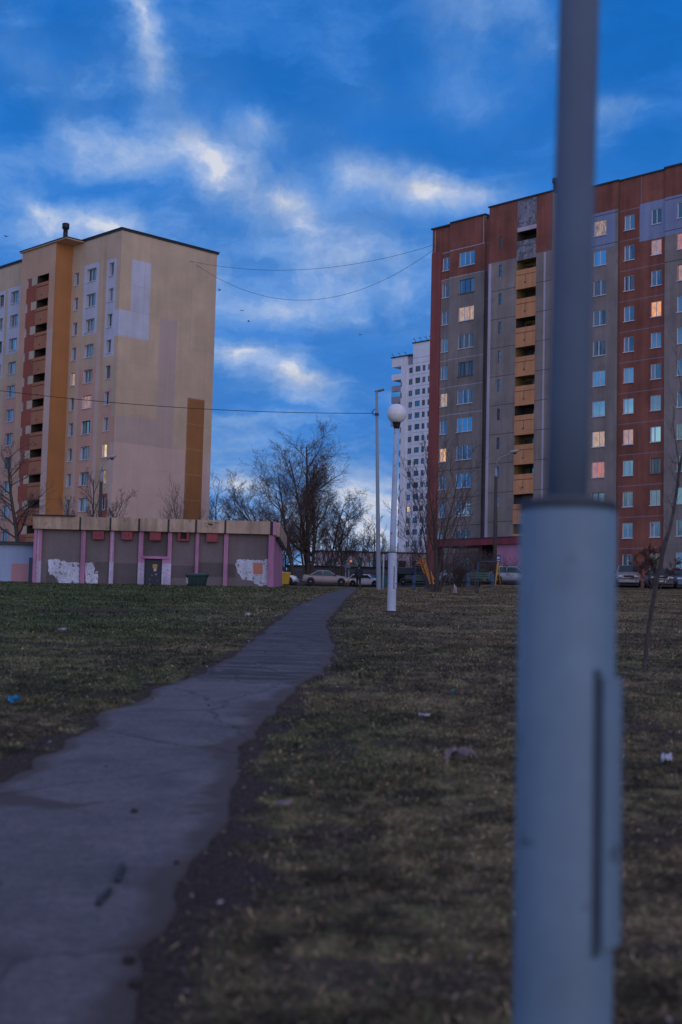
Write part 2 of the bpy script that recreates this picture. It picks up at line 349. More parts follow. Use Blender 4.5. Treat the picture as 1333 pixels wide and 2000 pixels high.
def green(x, y):
    g = fbm(x, y, 2.6, 3)*.75 + fbm(x, y, 9, 8)*.5 - .36
    return np.clip(g + .60*sstep(0, 7, -x+0*y)*sstep(14, 30, y) - .12*sstep(4, 8, y)*sstep(-.5, 1.5, x) - .25*sstep(18, 45, y)*sstep(-.5, 3, x), 0, 1)

def groundm():
    m, t, b = newmat('dormant_lawn')
    c = N(t, 'ShaderNodeTexCoord'); o = c.outputs['Object']
    at_ = N(t, 'ShaderNodeAttribute', attribute_name='cover'); sp = N(t, 'ShaderNodeSeparateColor'); t.links.new(at_.outputs['Color'], sp.inputs[0])
    n1 = N(t, 'ShaderNodeTexNoise', i_Scale=1.3, i_Detail=8.0, i_Roughness=.7); t.links.new(o, n1.inputs['Vector'])
    mp = N(t, 'ShaderNodeMapping'); mp.inputs['Scale'].default_value = (1, .55, 1); t.links.new(o, mp.inputs[0])
    n2 = N(t, 'ShaderNodeTexNoise', i_Scale=9.0, i_Detail=8.0, i_Roughness=.75); t.links.new(mp.outputs[0], n2.inputs['Vector'])
    n3 = N(t, 'ShaderNodeTexNoise', i_Scale=45.0, i_Detail=6.0, i_Roughness=.75); t.links.new(mp.outputs[0], n3.inputs['Vector'])
    straw = mixc(t, ramp(t, n2.outputs[0], [(0.32, 0.0), (0.68, 1.0)]), (.062, .045, .024), (.28, .20, .105))
    grn = mixc(t, ramp(t, n2.outputs[0], [(0.32, 0.0), (0.68, 1.0)]), (.03, .042, .013), (.11, .14, .045))
    col = mixc(t, mth(t, 'MULTIPLY_ADD', ramp(t, n1.outputs[0], [(0.35, -.4), (0.65, .4)]), 1.0, sp.outputs['Green'], clamp=True), straw, grn)
    soil = mixc(t, ramp(t, n3.outputs[0], [(0.3, 0.0), (0.7, 1.0)]), (.038, .028, .021), (.105, .078, .058))
    col = mixc(t, 1.0, col, ramp(t, sp.outputs['Blue'], [(0.0, .42), (.5, 1.0), (1.0, 1.9)]), 'MULTIPLY')
    col = mixc(t, ramp(t, mth(t, 'ADD', sp.outputs['Red'], mth(t, 'MULTIPLY_ADD', n3.outputs[0], .7, -.35)), [(.3, 0.0), (.7, 1.0)]), col, soil)
    col = mixc(t, 1.0, col, ramp(t, n3.outputs[0], [(0.3, .5), (0.7, 1.45)]), 'MULTIPLY')
    t.links.new(col, b.inputs['Base Color']); b.inputs['Roughness'].default_value = .95; b.inputs['Specular IOR Level'].default_value = .15
    bp = N(t, 'ShaderNodeBump', i_Strength=.9, i_Distance=.05); t.links.new(mth(t, 'ADD', n2.outputs[0], mth(t, 'MULTIPLY', n3.outputs[0], .5)), bp.inputs['Height']); t.links.new(bp.outputs[0], b.inputs['Normal'])
    return m
def grid_mesh(name, X, Y, Z, mat):
    r, c = X.shape; me = bpy.data.meshes.new(name)
    idx = np.arange(r*c).reshape(r, c)
    f = np.stack([idx[:-1, :-1], idx[:-1, 1:], idx[1:, 1:], idx[1:, :-1]], -1).reshape(-1, 4)
    me.vertices.add(r*c); me.vertices.foreach_set('co', np.stack([X, Y, Z], -1).astype(np.float32).ravel())
    me.loops.add(f.size); me.loops.foreach_set('vertex_index', f.ravel().astype(np.int32))
    me.polygons.add(len(f)); me.polygons.foreach_set('loop_start', np.arange(0, f.size, 4, dtype=np.int32)); me.polygons.foreach_set('loop_total', np.full(len(f), 4, np.int32))
    me.polygons.foreach_set('use_smooth', np.ones(len(f), bool)); me.materials.append(mat); me.update(calc_edges=True); me.validate()
    return me
ys = np.concatenate([np.arange(-60, 0, 4), np.arange(0, 2, .5), np.arange(2, 13, .07), np.arange(13, 32, .3), np.arange(32, 170, 1.0), np.arange(170, 420, 25), np.array([500, 700, 1000, 1490])])
xs_ = np.concatenate([-np.geomspace(700, 12.2, 36), np.arange(-12, -3.2, .2), np.arange(-3.2, 3.2, .07), np.arange(3.2, 12, .2), np.geomspace(12.2, 700, 36)])
GX, GY = np.meshgrid(xs_, ys)
pd = pathdist(GX, GY)
GZ = gzv(GX, GY) + (fbm(GX, GY, .5, 2)-.5)*.05*sstep(.1, .6, pd)*(GY < 60) + (fbm(GX, GY, 3, 4)-.5)*.12*sstep(.3, 1.5, pd) - .03*(pd < -.10)
gme = grid_mesh('ground', GX, GY, GZ, groundm())
dirt = soil(GX, GY)
ca = gme.color_attributes.new('cover', 'FLOAT_COLOR', 'POINT')
ca.data.foreach_set('color', np.stack([dirt, green(GX, GY), straw(GX, GY), 1+0*GX], -1).astype(np.float32).ravel())
g_ = bpy.data.objects.new('ground', gme); COL.objects.link(g_); kind(g_, 'structure')

def pathm():
    m, t, b = newmat('old_asphalt')
    c = N(t, 'ShaderNodeTexCoord'); o = c.outputs['Object']; sp = N(t, 'ShaderNodeSeparateXYZ'); t.links.new(o, sp.inputs[0])
    n1 = N(t, 'ShaderNodeTexNoise', i_Scale=1.6, i_Detail=7.0, i_Roughness=.65); t.links.new(o, n1.inputs['Vector'])
    n2 = N(t, 'ShaderNodeTexNoise', i_Scale=60.0, i_Detail=5.0, i_Roughness=.8); t.links.new(o, n2.inputs['Vector'])
    wv = N(t, 'ShaderNodeVectorMath', operation='MULTIPLY_ADD'); t.links.new(n1.outputs['Color'], wv.inputs[0]); wv.inputs[1].default_value = (.5, .5, 0); t.links.new(o, wv.inputs[2])
    mp = N(t, 'ShaderNodeMapping'); mp.inputs['Scale'].default_value = (1, .8, .001); t.links.new(wv.outputs[0], mp.inputs[0])
    vo = N(t, 'ShaderNodeTexVoronoi', feature='DISTANCE_TO_EDGE', i_Scale=1.7); t.links.new(mp.outputs[0], vo.inputs['Vector'])
    vo2 = N(t, 'ShaderNodeTexVoronoi', feature='DISTANCE_TO_EDGE', i_Scale=.35); t.links.new(mp.outputs[0], vo2.inputs['Vector'])
    old = ramp(t, mth(t, 'MULTIPLY', sp.outputs[1], .01), [(0.170, 0.0), (0.173, 1.0), (.5, 1.0)])
    crack = mth(t, 'MULTIPLY', ramp(t, vo.outputs['Distance'], [(0.0, .9), (0.05, 0.0)]), old)
    crack = mth(t, 'MAXIMUM', crack, ramp(t, vo2.outputs['Distance'], [(0.0, .75), (0.007, 0.0)]))
    crack = mth(t, 'MULTIPLY', crack, ramp(t, n1.outputs[0], [(0.35, .3), (0.6, 1.0)]))
    col = mixc(t, ramp(t, n1.outputs[0], [(0.3, 0.0), (0.7, 1.0)]), (.080, .074, .074), (.150, .139, .135))
    col = mixc(t, mth(t, 'MULTIPLY', old, .5), col, (.088, .080, .080))
    col = mixc(t, 1.0, col, ramp(t, n2.outputs[0], [(0.3, .6), (0.7, 1.45)]), 'MULTIPLY')
    mt_ = N(t, 'ShaderNodeMapping'); mt_.inputs['Scale'].default_value = (.7, 3.6, 1); t.links.new(wv.outputs[0], mt_.inputs[0])
    nt_ = N(t, 'ShaderNodeTexNoise', i_Scale=1.0, i_Detail=7.0, i_Roughness=.72); t.links.new(mt_.outputs[0], nt_.inputs['Vector'])
    col = mixc(t, mth(t, 'MULTIPLY', ramp(t, nt_.outputs[0], [(0.45, 0.0), (0.54, .9)]), old), col, (.030, .025, .026))
    n4 = N(t, 'ShaderNodeTexNoise', i_Scale=20.0, i_Detail=7.0, i_Roughness=.82); t.links.new(o, n4.inputs['Vector'])
    col = mixc(t, 1.0, col, ramp(t, n4.outputs[0], [(0.3, .52), (0.7, 1.42)]), 'MULTIPLY')
    ea = N(t, 'ShaderNodeAttribute', attribute_name='edge')
    col = mixc(t, ramp(t, mth(t, 'ADD', ea.outputs['Fac'], mth(t, 'MULTIPLY_ADD', n4.outputs[0], .7, -.35)), [(0.25, 0.0), (0.8, 1.0)]), col, mixc(t, ramp(t, n2.outputs[0], [(0.3, 0.0), (0.7, 1.0)]), (.038, .029, .023), (.10, .076, .060)))
    col = mixc(t, crack, col, (.014, .012, .012))
    t.links.new(col, b.inputs['Base Color']); b.inputs['Roughness'].default_value = .8; b.inputs['Specular IOR Level'].default_value = .4
    bp = N(t, 'ShaderNodeBump', i_Strength=.5, i_Distance=.008); t.links.new(mth(t, 'SUBTRACT', n2.outputs[0], mth(t, 'MULTIPLY', crack, 2.0)), bp.inputs['Height']); t.links.new(bp.outputs[0], b.inputs['Normal'])
    return m
yy = np.concatenate([np.arange(-12, 2, .3), np.arange(2, 16, .05), np.arange(16, 45, .12), np.arange(45, 104.5, .4)])
le, re = pl_(yy), pr_(yy); tt = np.concatenate([[0, .006, .015], np.linspace(.03, .97, 45), [.985, .994, 1]])
PXg = le[:, None]*(1-tt) + re[:, None]*tt; PYg = yy[:, None] + 0*tt[None]
lift = np.where((tt == 0) | (tt == 1), -.006, np.where((tt < .01) | (tt > .99), .003, .008))
pme = grid_mesh('footpath', PXg, PYg, gzv(PXg, PYg)+lift[None]*(1+.03*PYg)+(fbm(PXg, PYg, 1.2, 40))*.008*(tt > .01)*(tt < .99), pathm())
ed = np.minimum(PXg-le[:, None], re[:, None]-PXg)
ew = np.where(PXg-le[:, None] < re[:, None]-PXg, .16, .24)
E_ = 1-ed/ew + (fbm(PXg, PYg, .30, 61, 6)-.42)*1.5*np.clip(1.6-ed/ew, 0, 1)
wa, wb, wc = hit(-40, 1545), hit(240, 1549), hit(-40, 1600)                      # tongue of washed-on soil from the left
uu = (PXg-wa.x)/(wb.x-wa.x); vv = np.abs(PYg-(wa.y*.55+wc.y*.45)-(fbm(PXg, PYg, .4, 63, 5)-.5)*.5)/(.42*np.clip(1-uu, .02, 1))
hole_ = sstep(.56, .62, fbm(PXg*1.0, PYg*.8, .42, 91, 5))*np.clip(1-(re[:, None]-PXg)/.55, 0, 1)*(PYg > 5.5)*(PYg < 15)      # broken-out pieces along the right edge
E_ = np.maximum(E_, hole_*1.3)
E_ = np.maximum(E_, (1.25-vv)*(uu < 1.02)*1.2)
ea = pme.attributes.new('edge', 'FLOAT', 'POINT'); ea.data.foreach_set('value', np.clip(E_, 0, 1).astype(np.float32).ravel())
p_ = bpy.data.objects.new('path', pme); COL.objects.link(p_); kind(p_, 'structure')

# parking road by the houses
asph = plain('car_park_asphalt', (.05, .048, .05), .85, var=.3, scale=2.0)
line = [(-70, 152), (-20, 150), (-3, 147), (7, 141), (13, 128), (20, 115), (27, 106), (60, 88)]
rb = MB(); pts = []
for i in range(len(line)-1):
    for k in range(10): pts.append(Vector(line[i]).lerp(Vector(line[i+1]), k/10))
pn = []
for i in range(len(pts)-1):
    d = (pts[min(i+1, len(pts)-1)]-pts[max(0, i-1)]).normalized(); nn = Vector((-d.y, d.x))
    pn.append((pts[i], nn))
pts = pn
for i in range(len(pts)-2):
    (a, na), (b_, nb) = pts[i], pts[i+1]
    for j in range(6):
        q = [a+na*(-3.5+7*j/6), b_+nb*(-3.5+7*j/6), b_+nb*(-3.5+7*(j+1)/6), a+na*(-3.5+7*(j+1)/6)]
        rb.poly([(w.x, w.y, gz(w.x, w.y)+.09) for w in q])
kind(rb.build('road', asph), 'structure')

# ------------------------------------------------------------------ facades
def facade(mb, x0, x1, z0, z1, y, holes=(), zones=(), base=0):
    """wall sheet facing -y with openings (xa,xb,za,zb,depth,reveal material,back material or None) and painted fields (xa,xb,za,zb,material)"""
    xb = sorted({round(v, 4) for v in [x0, x1]+[h[i] for h in holes for i in (0, 1)]+[q[i] for q in zones for i in (0, 1)] if x0-1e-6 <= v <= x1+1e-6})
    zb = sorted({round(v, 4) for v in [z0, z1]+[h[i] for h in holes for i in (2, 3)]+[q[i] for q in zones for i in (2, 3)] if z0-1e-6 <= v <= z1+1e-6})
    for i in range(len(zb)-1):
        zc = (zb[i]+zb[i+1])/2; run = None
        for j in range(len(xb)):
            mt = None
            if j < len(xb)-1:
                xc = (xb[j]+xb[j+1])/2
                if not any(h[0] < xc < h[1] and h[2] < zc < h[3] for h in holes):
                    mt = base
                    for q in zones:
                        if q[0] < xc < q[1] and q[2] < zc < q[3]: mt = q[4]
            if run and run[1] != mt:
                mb.quad((run[0], y, zb[i]), (xb[j], y, zb[i]), (xb[j], y, zb[i+1]), (run[0], y, zb[i+1]), run[1]); run = None
            if mt is not None and run is None: run = (xb[j], mt)
    for (a, b, c, d, dep, mr, mk) in holes:
        e = y+dep
        mb.quad((a, y, c), (a, e, c), (a, e, d), (a, y, d), mr); mb.quad((b, e, c), (b, y, c), (b, y, d), (b, e, d), mr)
        mb.quad((a, e, d), (b, e, d), (b, y, d), (a, y, d), mr); mb.quad((a, y, c), (b, y, c), (b, e, c), (a, e, c), mr)
        if mk is not None: mb.quad((a, e, c), (b, e, c), (b, e, d), (a, e, d), mk)

plastic = plain('white_window_plastic', (.62, .62, .68), .4, var=.08)
oldwood = plain('old_dark_window_frame', (.16, .13, .12), .7, var=.3)
glass = glassm('window_glass', refl=.17); glass_b = glassm('bright_window_glass', refl=.6)
glass_d = glassm('dark_window_glass', refl=.12, light=(.03, .03, .03))
lit = {'warm': litm('warm_lit_curtain', (1.0, .52, .17), 1.0), 'pale': litm('pale_lit_curtain', (.90, .56, .30), .6), 'pink': litm('pink_lit_curtain', (.88, .43, .30), .48),
       'red': litm('red_lit_curtain', (.9, .24, .12), .55), 'yellow': litm('yellow_lit_room', (1.0, .72, .30), 1.15), 'olive': litm('olive_lit_curtain', (.34, .33, .04), .32), 'orange': litm('orange_lit_room', (1.0, .40, .07), 1.1), 'part': litm('half_lit_curtain', (.9, .55, .25), .5, contrast=.97)}
WCACHE = {}; WR = random.Random(12)
def window(parent, x, y, z, w, h, mull=(.5,), rec=.12, pane=None, frame=None, sill=plastic, label=None, small=False):
    """x,z: lower left corner of the opening; y: plane of the wall"""
    pane = pane or glass
    if len(mull) == 1 and rec < .2: mull = (WR.choice((.5, .5, .44, .57, .38)),)
    if frame is None and WR.random() < .07: frame = oldwood
    frame = frame or plastic
    key = (round(w, 3), round(h, 3), mull, rec, frame.name)
    if key not in WCACHE:
        f = MB(); e = .05; yd = -.05
        f.box(0, w, yd, .03, 0, e); f.box(0, w, yd, .03, h-e, h); f.box(0, e, yd, .03, e, h-e); f.box(w-e, w, yd, .03, e, h-e)
        for q in mull: f.box(q*w-.04, q*w+.04, yd-.006, .03, e, h-e)
        p = MB(); p.box(.02, w-.02, -.012, .028, .02, h-.02)
        s = MB(); s.box(-.06, w+.06, -rec-.09, -.02, -.07, .0)
        WCACHE[key] = (f.mesh('window', [frame]), p.mesh('pane', [glass]), s.mesh('sill', [sill or plastic]))
    fm, pm, sm = WCACHE[key]
    o = bpy.data.objects.new('window', fm); COL.objects.link(o); o.parent = parent; o.location = (x, y+rec, z)
    if label: o['label'] = label
    pp = bpy.data.objects.new('pane', pm if pane is glass else pm.copy()); COL.objects.link(pp); pp.parent = o
    if pane is not glass: pp.data.materials.clear(); pp.data.materials.append(pane)
    if sill:
        q = bpy.data.objects.new('sill', sm); COL.objects.link(q); q.parent = o
    return o

YAW = -.804
# ---- the cream and orange block on the left
LB = thing('apartment_building', 'twelve-storey cream apartment block with orange balcony bay and pale blue painted fields', 'building', (-24.907, 149.527, 5.0+EYE), YAW)
ZL = 32.77                                                     # height of the top row of sills above the block's foot
cream = wallm('cream_render', (.60, .45, .315), .09, .14, .05); pinkish = wallm('pinkish_render', (.62, .45, .385), .07, .10, .05); ochre = wallm('ochre_orange_render', (.42, .19, .075), .1); ochre2 = wallm('dark_ochre_render', (.35, .155, .058), .1)
bayc = wallm('beige_pink_render', (.58, .37, .25), .08); brick = wallm('brick_red_render', (.34, .10, .065), .1); brown = wallm('brown_balcony_render', (.42, .185, .105), .1); blue = wallm('pale_blue_render', (.56, .57, .66), .1)
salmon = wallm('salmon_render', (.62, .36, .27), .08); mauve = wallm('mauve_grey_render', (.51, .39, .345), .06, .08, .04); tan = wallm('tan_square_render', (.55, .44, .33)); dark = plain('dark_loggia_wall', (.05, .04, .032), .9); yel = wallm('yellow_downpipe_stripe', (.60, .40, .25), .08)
flash = plain('dark_roof_flashing', (.022, .024, .03), .5); lav = wallm('pale_lavender_reveal', (.55, .52, .60), .1)
LM = [cream, salmon, blue, yel, brick, pinkish, mauve, ochre2, lav, dark, bayc, brown, tan, ochre]
def lbz(k): return ZL - 2.8*k
mb = MB(); holes = []; zones = []
nk = 12
for k in range(nk):
    z = lbz(k)
    for (a, b) in ((-.92, .0), (-5.1, -3.36), (-7.6, -6.7)): holes.append((a, b, z, z+1.42, .3, 8, None))
zones += [(-5.9, -2.75, ZL-30, ZL-9.6, 1), (-1.6, .45, ZL-20.1, ZL-12.3, 1), (-.2, 1.17, ZL-18.1, ZL-15.35, 1), (-5.7, -2.85, ZL-5.9, ZL+1.95, 2), (-1.56, .43, ZL-8.75, ZL+1.82, 2),
  (.2, 1.17, ZL-6.7, ZL-3.9, 2), (-1.0, .35, ZL-27.5, ZL-23.5, 4), (-2.0, -1.4, 0, ZL+4.7, 3), (-6.5, -5.9, 0, ZL-7, 5), (-2.75, -2.05, 0, ZL-6, 5), (.5, 1.17, 0, ZL-18.1, 5)]
facade(mb, -8.2, 1.17, 0, ZL+4.7, 0, holes, zones, 0)
holes = []; zones = []
for k in range(nk):
    z = lbz(k)
    for (a, b) in ((-20.9, -19.2), (-23.6, -22.5), (-27.0, -26.0)): holes.append((a, b, z, z+1.42, .3, 8, None))
zones += [(-21.6, -18.75, ZL-5.95, ZL+1.95, 2), (-24.2, -22.2, ZL-8.7, ZL+1.85, 2), (-21.6, -18.75, ZL-28, ZL-9.6, 1), (-24.2, -22.2, ZL-20, ZL-12.3, 1), (-18.6, -15.1, 0, ZL+4.7, 10)]
facade(mb, -30, -15.1, 0, ZL+4.7, 0, holes, zones, 0)
# gable, seen on the right: sheet in the plane x = 1.17, split into its painted fields
gz_ = [(1.48, 3.98, ZL-6.7, ZL+1.83, 2), (0, 1.52, ZL-6.7, ZL-3.85, 2), (5.4, 7.75, ZL-18, ZL-3.9, 6), (0.2, 7.75, ZL-18.05, ZL-15.2, 6), (9.52, 11.93, 0, ZL-12.1, 7), (0, 13.05, 0, ZL-18.05, 5)]
gz_ = [gz_[5]]+gz_[:5]
gb = MB(); facade(gb, 0, 13.05, 0, ZL+4.7, 0, (), gz_, 0)
n0 = len(mb.v)
mb.v += [(1.17-0*y, x, z) for (x, y, z) in gb.v]; mb.f += [tuple(n0+i for i in f) for f in gb.f]; mb.m += gb.m; mb.sm += gb.sm
mb.quad((1.17, 13.05, 0), (-30, 13.05, 0), (-30, 13.05, ZL+4.7), (1.17, 13.05, ZL+4.7), 0); mb.quad((-30, 13.05, 0), (-30, 0, 0), (-30, 0, ZL+4.7), (-30, 13.05, ZL+4.7), 0)
mb.build('wall', LM, LB)
# balcony bay
bb = MB(); holes = []; zones = []
for k in range(nk):
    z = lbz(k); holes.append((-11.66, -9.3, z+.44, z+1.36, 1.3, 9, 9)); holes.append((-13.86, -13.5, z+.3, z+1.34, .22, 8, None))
    zones += [(-13.86, -9.3, z-1.44, z+1.36, 11), (-13.86, -11.7, z-1.44, z+1.36, 4), (-12.8, -11.66, z+.44, z+1.36, 12)]
zones += [(-9.3, -8.1, 0, ZL-5, 5)]
facade(bb, -15.1, -8.1, 0, ZL+4.58, -2.2, holes, zones, 10)
bb.quad((-8.1, -2.2, 0), (-8.1, 0, 0), (-8.1, 0, ZL+4.58), (-8.1, -2.2, ZL+4.58), 13); bb.quad((-15.1, 0, 0), (-15.1, -2.2, 0), (-15.1, -2.2, ZL+4.58), (-15.1, 0, ZL+4.58), 10)
bb.build('balcony_bay', LM, LB)
for k in range(nk):
    z = lbz(k); p = MB()
    p.box(-11.68, -9.28, -2.32, -2.203, z+.1, z+.46, 0); p.box(-11.68, -9.28, -2.30, -2.203, z-1.42, z-.02, 0)
    p.tube([(-10.45, -2.3, z-.92), (-10.45, -2.42, z-.95)], .05, 8, 1)
    p.build('balcony_parapet', [brown, dark], LB)
# loggia doors deep inside each opening
rf = MB()
rf.box(-30.1, 1.3, -.12, 13.2, ZL+4.7, ZL+4.92, 0); rf.box(-15.3, -5.85, -2.4, -.13, ZL+4.6, ZL+4.78, 1, 0); rf.box(-30.16, 1.36, -.18, 13.26, ZL+4.86, ZL+4.98, 0)
rf.box(-15.36, -5.8, -2.46, -.19, ZL+4.72, ZL+4.84, 0)
rf.build('roof', [flash, bayc], LB)
vp = MB(); vp.lathe([(.42, 0), (.42, .1), (.26, .12), (.26, 1.35), (.40, 1.4), (.40, 1.95), (.3, 2.02)], (-7.6, -1.4, ZL+4.8), 16); vp.build('roof_vent', plain('sooty_metal', (.03, .03, .035), .5, .4), LB)
for k in range(11):
    z = lbz(k)
    window(LB, -.92, 0, z, .92, 1.42, (.55,), .3, {7: lit['yellow'], 8: lit['part']}.get(k), label={7: 'brightly lit yellow window'}.get(k))
    window(LB, -5.1, 0, z, 1.74, 1.42, (.33, .67), .3, {5: lit['pink'], 6: glass_b}.get(k))
    window(LB, -7.6, 0, z, .9, 1.42, (.6,), .3, {4: lit['pale']}.get(k))
    window(LB, -20.9, 0, z, 1.7, 1.42, (.33, .67), .3, {2: glass_b, 5: glass_b}.get(k))
    if k < 11:
        window(LB, -23.6, 0, z, 1.1, 1.42, (.5,), .3)
        o = window(LB, -13.86, -2.2, z+.3, .36, 1.04, (), .22, glass_b, sill=None); o.name = 'stair_window'
tag(LB, LB['label'], 'building')
jl = MB()                                                       # faint panel seams on the gable
for k in range(12): jl.box(1.168, 1.176, .02, 13.03, lbz(k)-1.0, lbz(k)-.975)
for q in (3.2, 6.4, 9.6): jl.box(1.168, 1.176, q, q+.02, .1, ZL+4.6)
jl.build('panel_seam', wallm('seam_render', (.56, .42, .34)), LB)

# ---- the red and grey block on the right
RB = thing('apartment_building', 'twelve-storey red and grey apartment block with orange loggia panels and white drainpipe strips', 'building', (10.429, 141.735, 4.5+EYE), YAW)
ZR = 32.68
grey = wallm('grey_beige_panel', (.31, .262, .232), .28, .24, .12); red = wallm('dark_red_panel', (.31, .115, .080), .34, .3, .12); red2 = wallm('pier_red_panel', (.30, .092, .082), .2); orange = wallm('orange_loggia_panel', (.66, .31, .145), .22)
wht = wallm('white_joint_strip', (.52, .48, .56), .25); bluew = wallm('blue_white_panel', (.27, .32, .48), .2); jd = wallm('dark_panel_joint', (.09, .075, .08)); jlm = wallm('grey_panel_joint', (.30, .25, .29), .3)
peel = wallm('peeling_white_panel', (.33, .33, .38), .5, .45, .4, 6.0); inn = wallm('ochre_loggia_wall', (.22, .155, .06)); rgrey = wallm('shaded_red_grey', (.13, .10, .10))
RM = [grey, red, red2, orange, wht, bluew, jd, jlm, peel, inn, dark, rgrey, lav]
def rbz(k): return ZR-2.8*k
rw = MB(); rng = random.Random(4)
TOP = ZR+4.7
def joints(x0, x1, cols, skip=()):
    r = []
    for k in range(-1, 12):
        z = rbz(k)-.97 if k >= 0 else rbz(0)+1.83
        if k not in skip: r.append((x0, x1, z, z+.07, cols[min(k+1, len(cols)-1)]))
    return r
jc = [4, 4, 7, 7, 4, 4, 4, 7, 6, 6, 6, 6, 6]
# A: two window columns, two steps of the wall
hA = [(-.93, .0, rbz(k), rbz(k)+1.36, .12, 12, None) for k in range(12)]
facade(rw, -1.1, .14, 0, TOP-.15, 0, hA, [(-1.1, .14, ZR-.95, TOP, 1)]+joints(-1.1, .14, jc), 0)
hB = [(1.5, 3.5, rbz(k), rbz(k)+1.42, .12, 12, None) for k in range(12)]
facade(rw, .14, 4.8, 0, TOP, -.2, hB, [(.14, 4.8, ZR-.95, TOP, 1)]+joints(.14, 4.8, jc)+[(4.55, 4.62, ZR+1.9, TOP, 4)], 0)
rw.quad((.14, 0, 0), (.14, -.2, 0), (.14, -.2, TOP), (.14, 0, TOP), 1); rw.quad((4.8, -.2, 0), (4.8, 0, 0), (4.8, 0, TOP), (4.8, -.2, TOP), 0)
facade(rw, 4.8, 6.7, 0, TOP-.3, 0, (), [(4.8, 6.7, ZR-.95, TOP, 1)]+joints(4.8, 6.7, [7]*3+[6]), 11)  # recessed strip in a darkened grey, its shadow put into the colour
rw.build('wall', RM, RB)
pr = MB(); pr.box(-2.36, -1.1, -.16, 12, 0, ZR+2.1, 0); pr.box(-2.36, -1.1, -.06, 12, ZR+2.1, TOP-.15, 1); pr.box(-2.02, -1.95, -.075, -.055, ZR+2.12, TOP-.3, 2); pr.build('pier', [red2, red, wht], RB)
# stair and loggia block, standing forward
rb2 = MB(); y2 = -1.7
h2 = []
for k in range(12):
    h2.append((7.93, 8.27, rbz(k)+.42, rbz(k)+1.56, .12, 6, None))
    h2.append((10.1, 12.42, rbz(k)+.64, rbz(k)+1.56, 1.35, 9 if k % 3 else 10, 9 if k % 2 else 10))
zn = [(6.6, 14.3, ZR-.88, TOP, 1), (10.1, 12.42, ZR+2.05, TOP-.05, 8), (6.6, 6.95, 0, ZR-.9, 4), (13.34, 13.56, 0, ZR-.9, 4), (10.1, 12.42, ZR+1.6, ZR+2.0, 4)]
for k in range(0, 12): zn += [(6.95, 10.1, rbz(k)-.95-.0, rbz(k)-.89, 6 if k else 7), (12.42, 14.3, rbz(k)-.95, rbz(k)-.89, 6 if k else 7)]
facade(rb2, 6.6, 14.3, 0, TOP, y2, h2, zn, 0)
rb2.quad((14.3, y2, 0), (14.3, 0, 0), (14.3, 0, TOP), (14.3, y2, TOP), 0); rb2.quad((6.6, 0, 0), (6.6, y2, 0), (6.6, y2, TOP), (6.6, 0, TOP), 0)
rb2.build('stair_block', RM, RB)
for k in range(12):
    z = rbz(k); p = MB(); mm = orange if k else peel
    p.box(10.1, 12.42, y2-.07, y2-.003, z+.16, z+.64); p.box(10.1, 12.42, y2-.09, y2-.003, z-1.24, z+.10)
    p.tube([(11.25, y2-.09, z-.62), (11.25, y2-.2, z-.66)], .06, 8, 1); p.box(11.23, 11.27, y2-.096, y2-.09, z-.6, z+.09, 1)
    p.box(10.12, 12.4, y2-.02, y2-.003, z+.10, z+.16, 1)
    p.build('loggia_parapet', [mm, jd], RB)
    if k in (2, 3, 5): 
        l = MB(); l.box(12.1, 12.4, y2+.5, y2+.7, z+1.44, z+1.5); l.build('loggia_lamp', emit('loggia_lamp_glow', (1, .85, .35), 1.3), RB)
    i = MB(); i.box(10.3, 11.0, y2+1.27, y2+1.33, z+.1, z+1.3); i.box(11.3, 12.2, y2+1.27, y2+1.33, z+.7, z+1.3); i.build('loggia_window', glass_d, RB)
    fm = MB(); fm.box(7.93, 8.27, y2+.05, y2+.1, z+.42, z+.47); fm.box(7.93, 8.27, y2+.05, y2+.1, z+.96, z+1.02); fm.box(7.93, 8.27, y2+.05, y2+.1, z+1.51, z+1.56); fm.box(7.93, 7.97, y2+.05, y2+.1, z+.42, z+1.56); fm.box(8.23, 8.27, y2+.05, y2+.1, z+.42, z+1.56)
    w = fm.build('stair_window', oldwood, RB); pn = MB(); pn.box(7.94, 8.26, y2+.08, y2+.12, z+.43, z+1.55); pn.build('pane', glass_d, w)
# right part: three wall fields
r3 = MB()
hC0 = [(17.95, 19.32, rbz(k), rbz(k)+1.42, .12, 12, None) for k in range(12)]
facade(r3, 14.3, 20.62, 0, TOP, -.2, hC0, [(14.3, 20.62, ZR+2.15, TOP, 1), (17.2, 20.3, ZR-1.25, ZR+2.15, 5)]+joints(14.3, 20.62, [6, 6, 7, 7, 7]), 0)
r3.quad((20.62, -.2, 0), (20.62, 0, 0), (20.62, 0, TOP), (20.62, -.2, TOP), 11)  # return face darkened the same way, shade put into the colour
hC = [(21.2, 22.26, rbz(k), rbz(k)+1.36, .12, 12, None) for k in range(12)]+[(24.07, 25.12, rbz(k), rbz(k)+1.36, .12, 12, None) for k in range(12)]
facade(r3, 20.62, 25.55, 0, TOP, 0, hC, joints(20.62, 25.55, [7])+[(22.8, 25.55, ZR-1.33, ZR+2.12, 5), (22.92, 23.0, ZR+2.12, TOP, 7)], 1)
hE = [(26.85, 28.7, rbz(k), rbz(k)+1.42, .12, 12, None) for k in range(12)]
facade(r3, 25.55, 42, 0, TOP+.05, -.15, hE, [(25.55, 42, ZR+2.12, TOP+.05, 1), (25.55, 31, ZR-1.33, ZR+2.12, 5)]+joints(25.55, 42, [6, 6, 6, 7, 7]), 0)
r3.quad((25.55, 0, 0), (25.55, -.15, 0), (25.55, -.15, TOP), (25.55, 0, TOP), 0)
r3.quad((42, -.15, 0), (42, 12, 0), (42, 12, TOP), (42, -.15, TOP), 0); r3.quad((42, 12, 0), (-2.36, 12, 0), (-2.36, 12, TOP), (42, 12, TOP), 0)
r3.build('end_wall', RM, RB)
rf = MB()
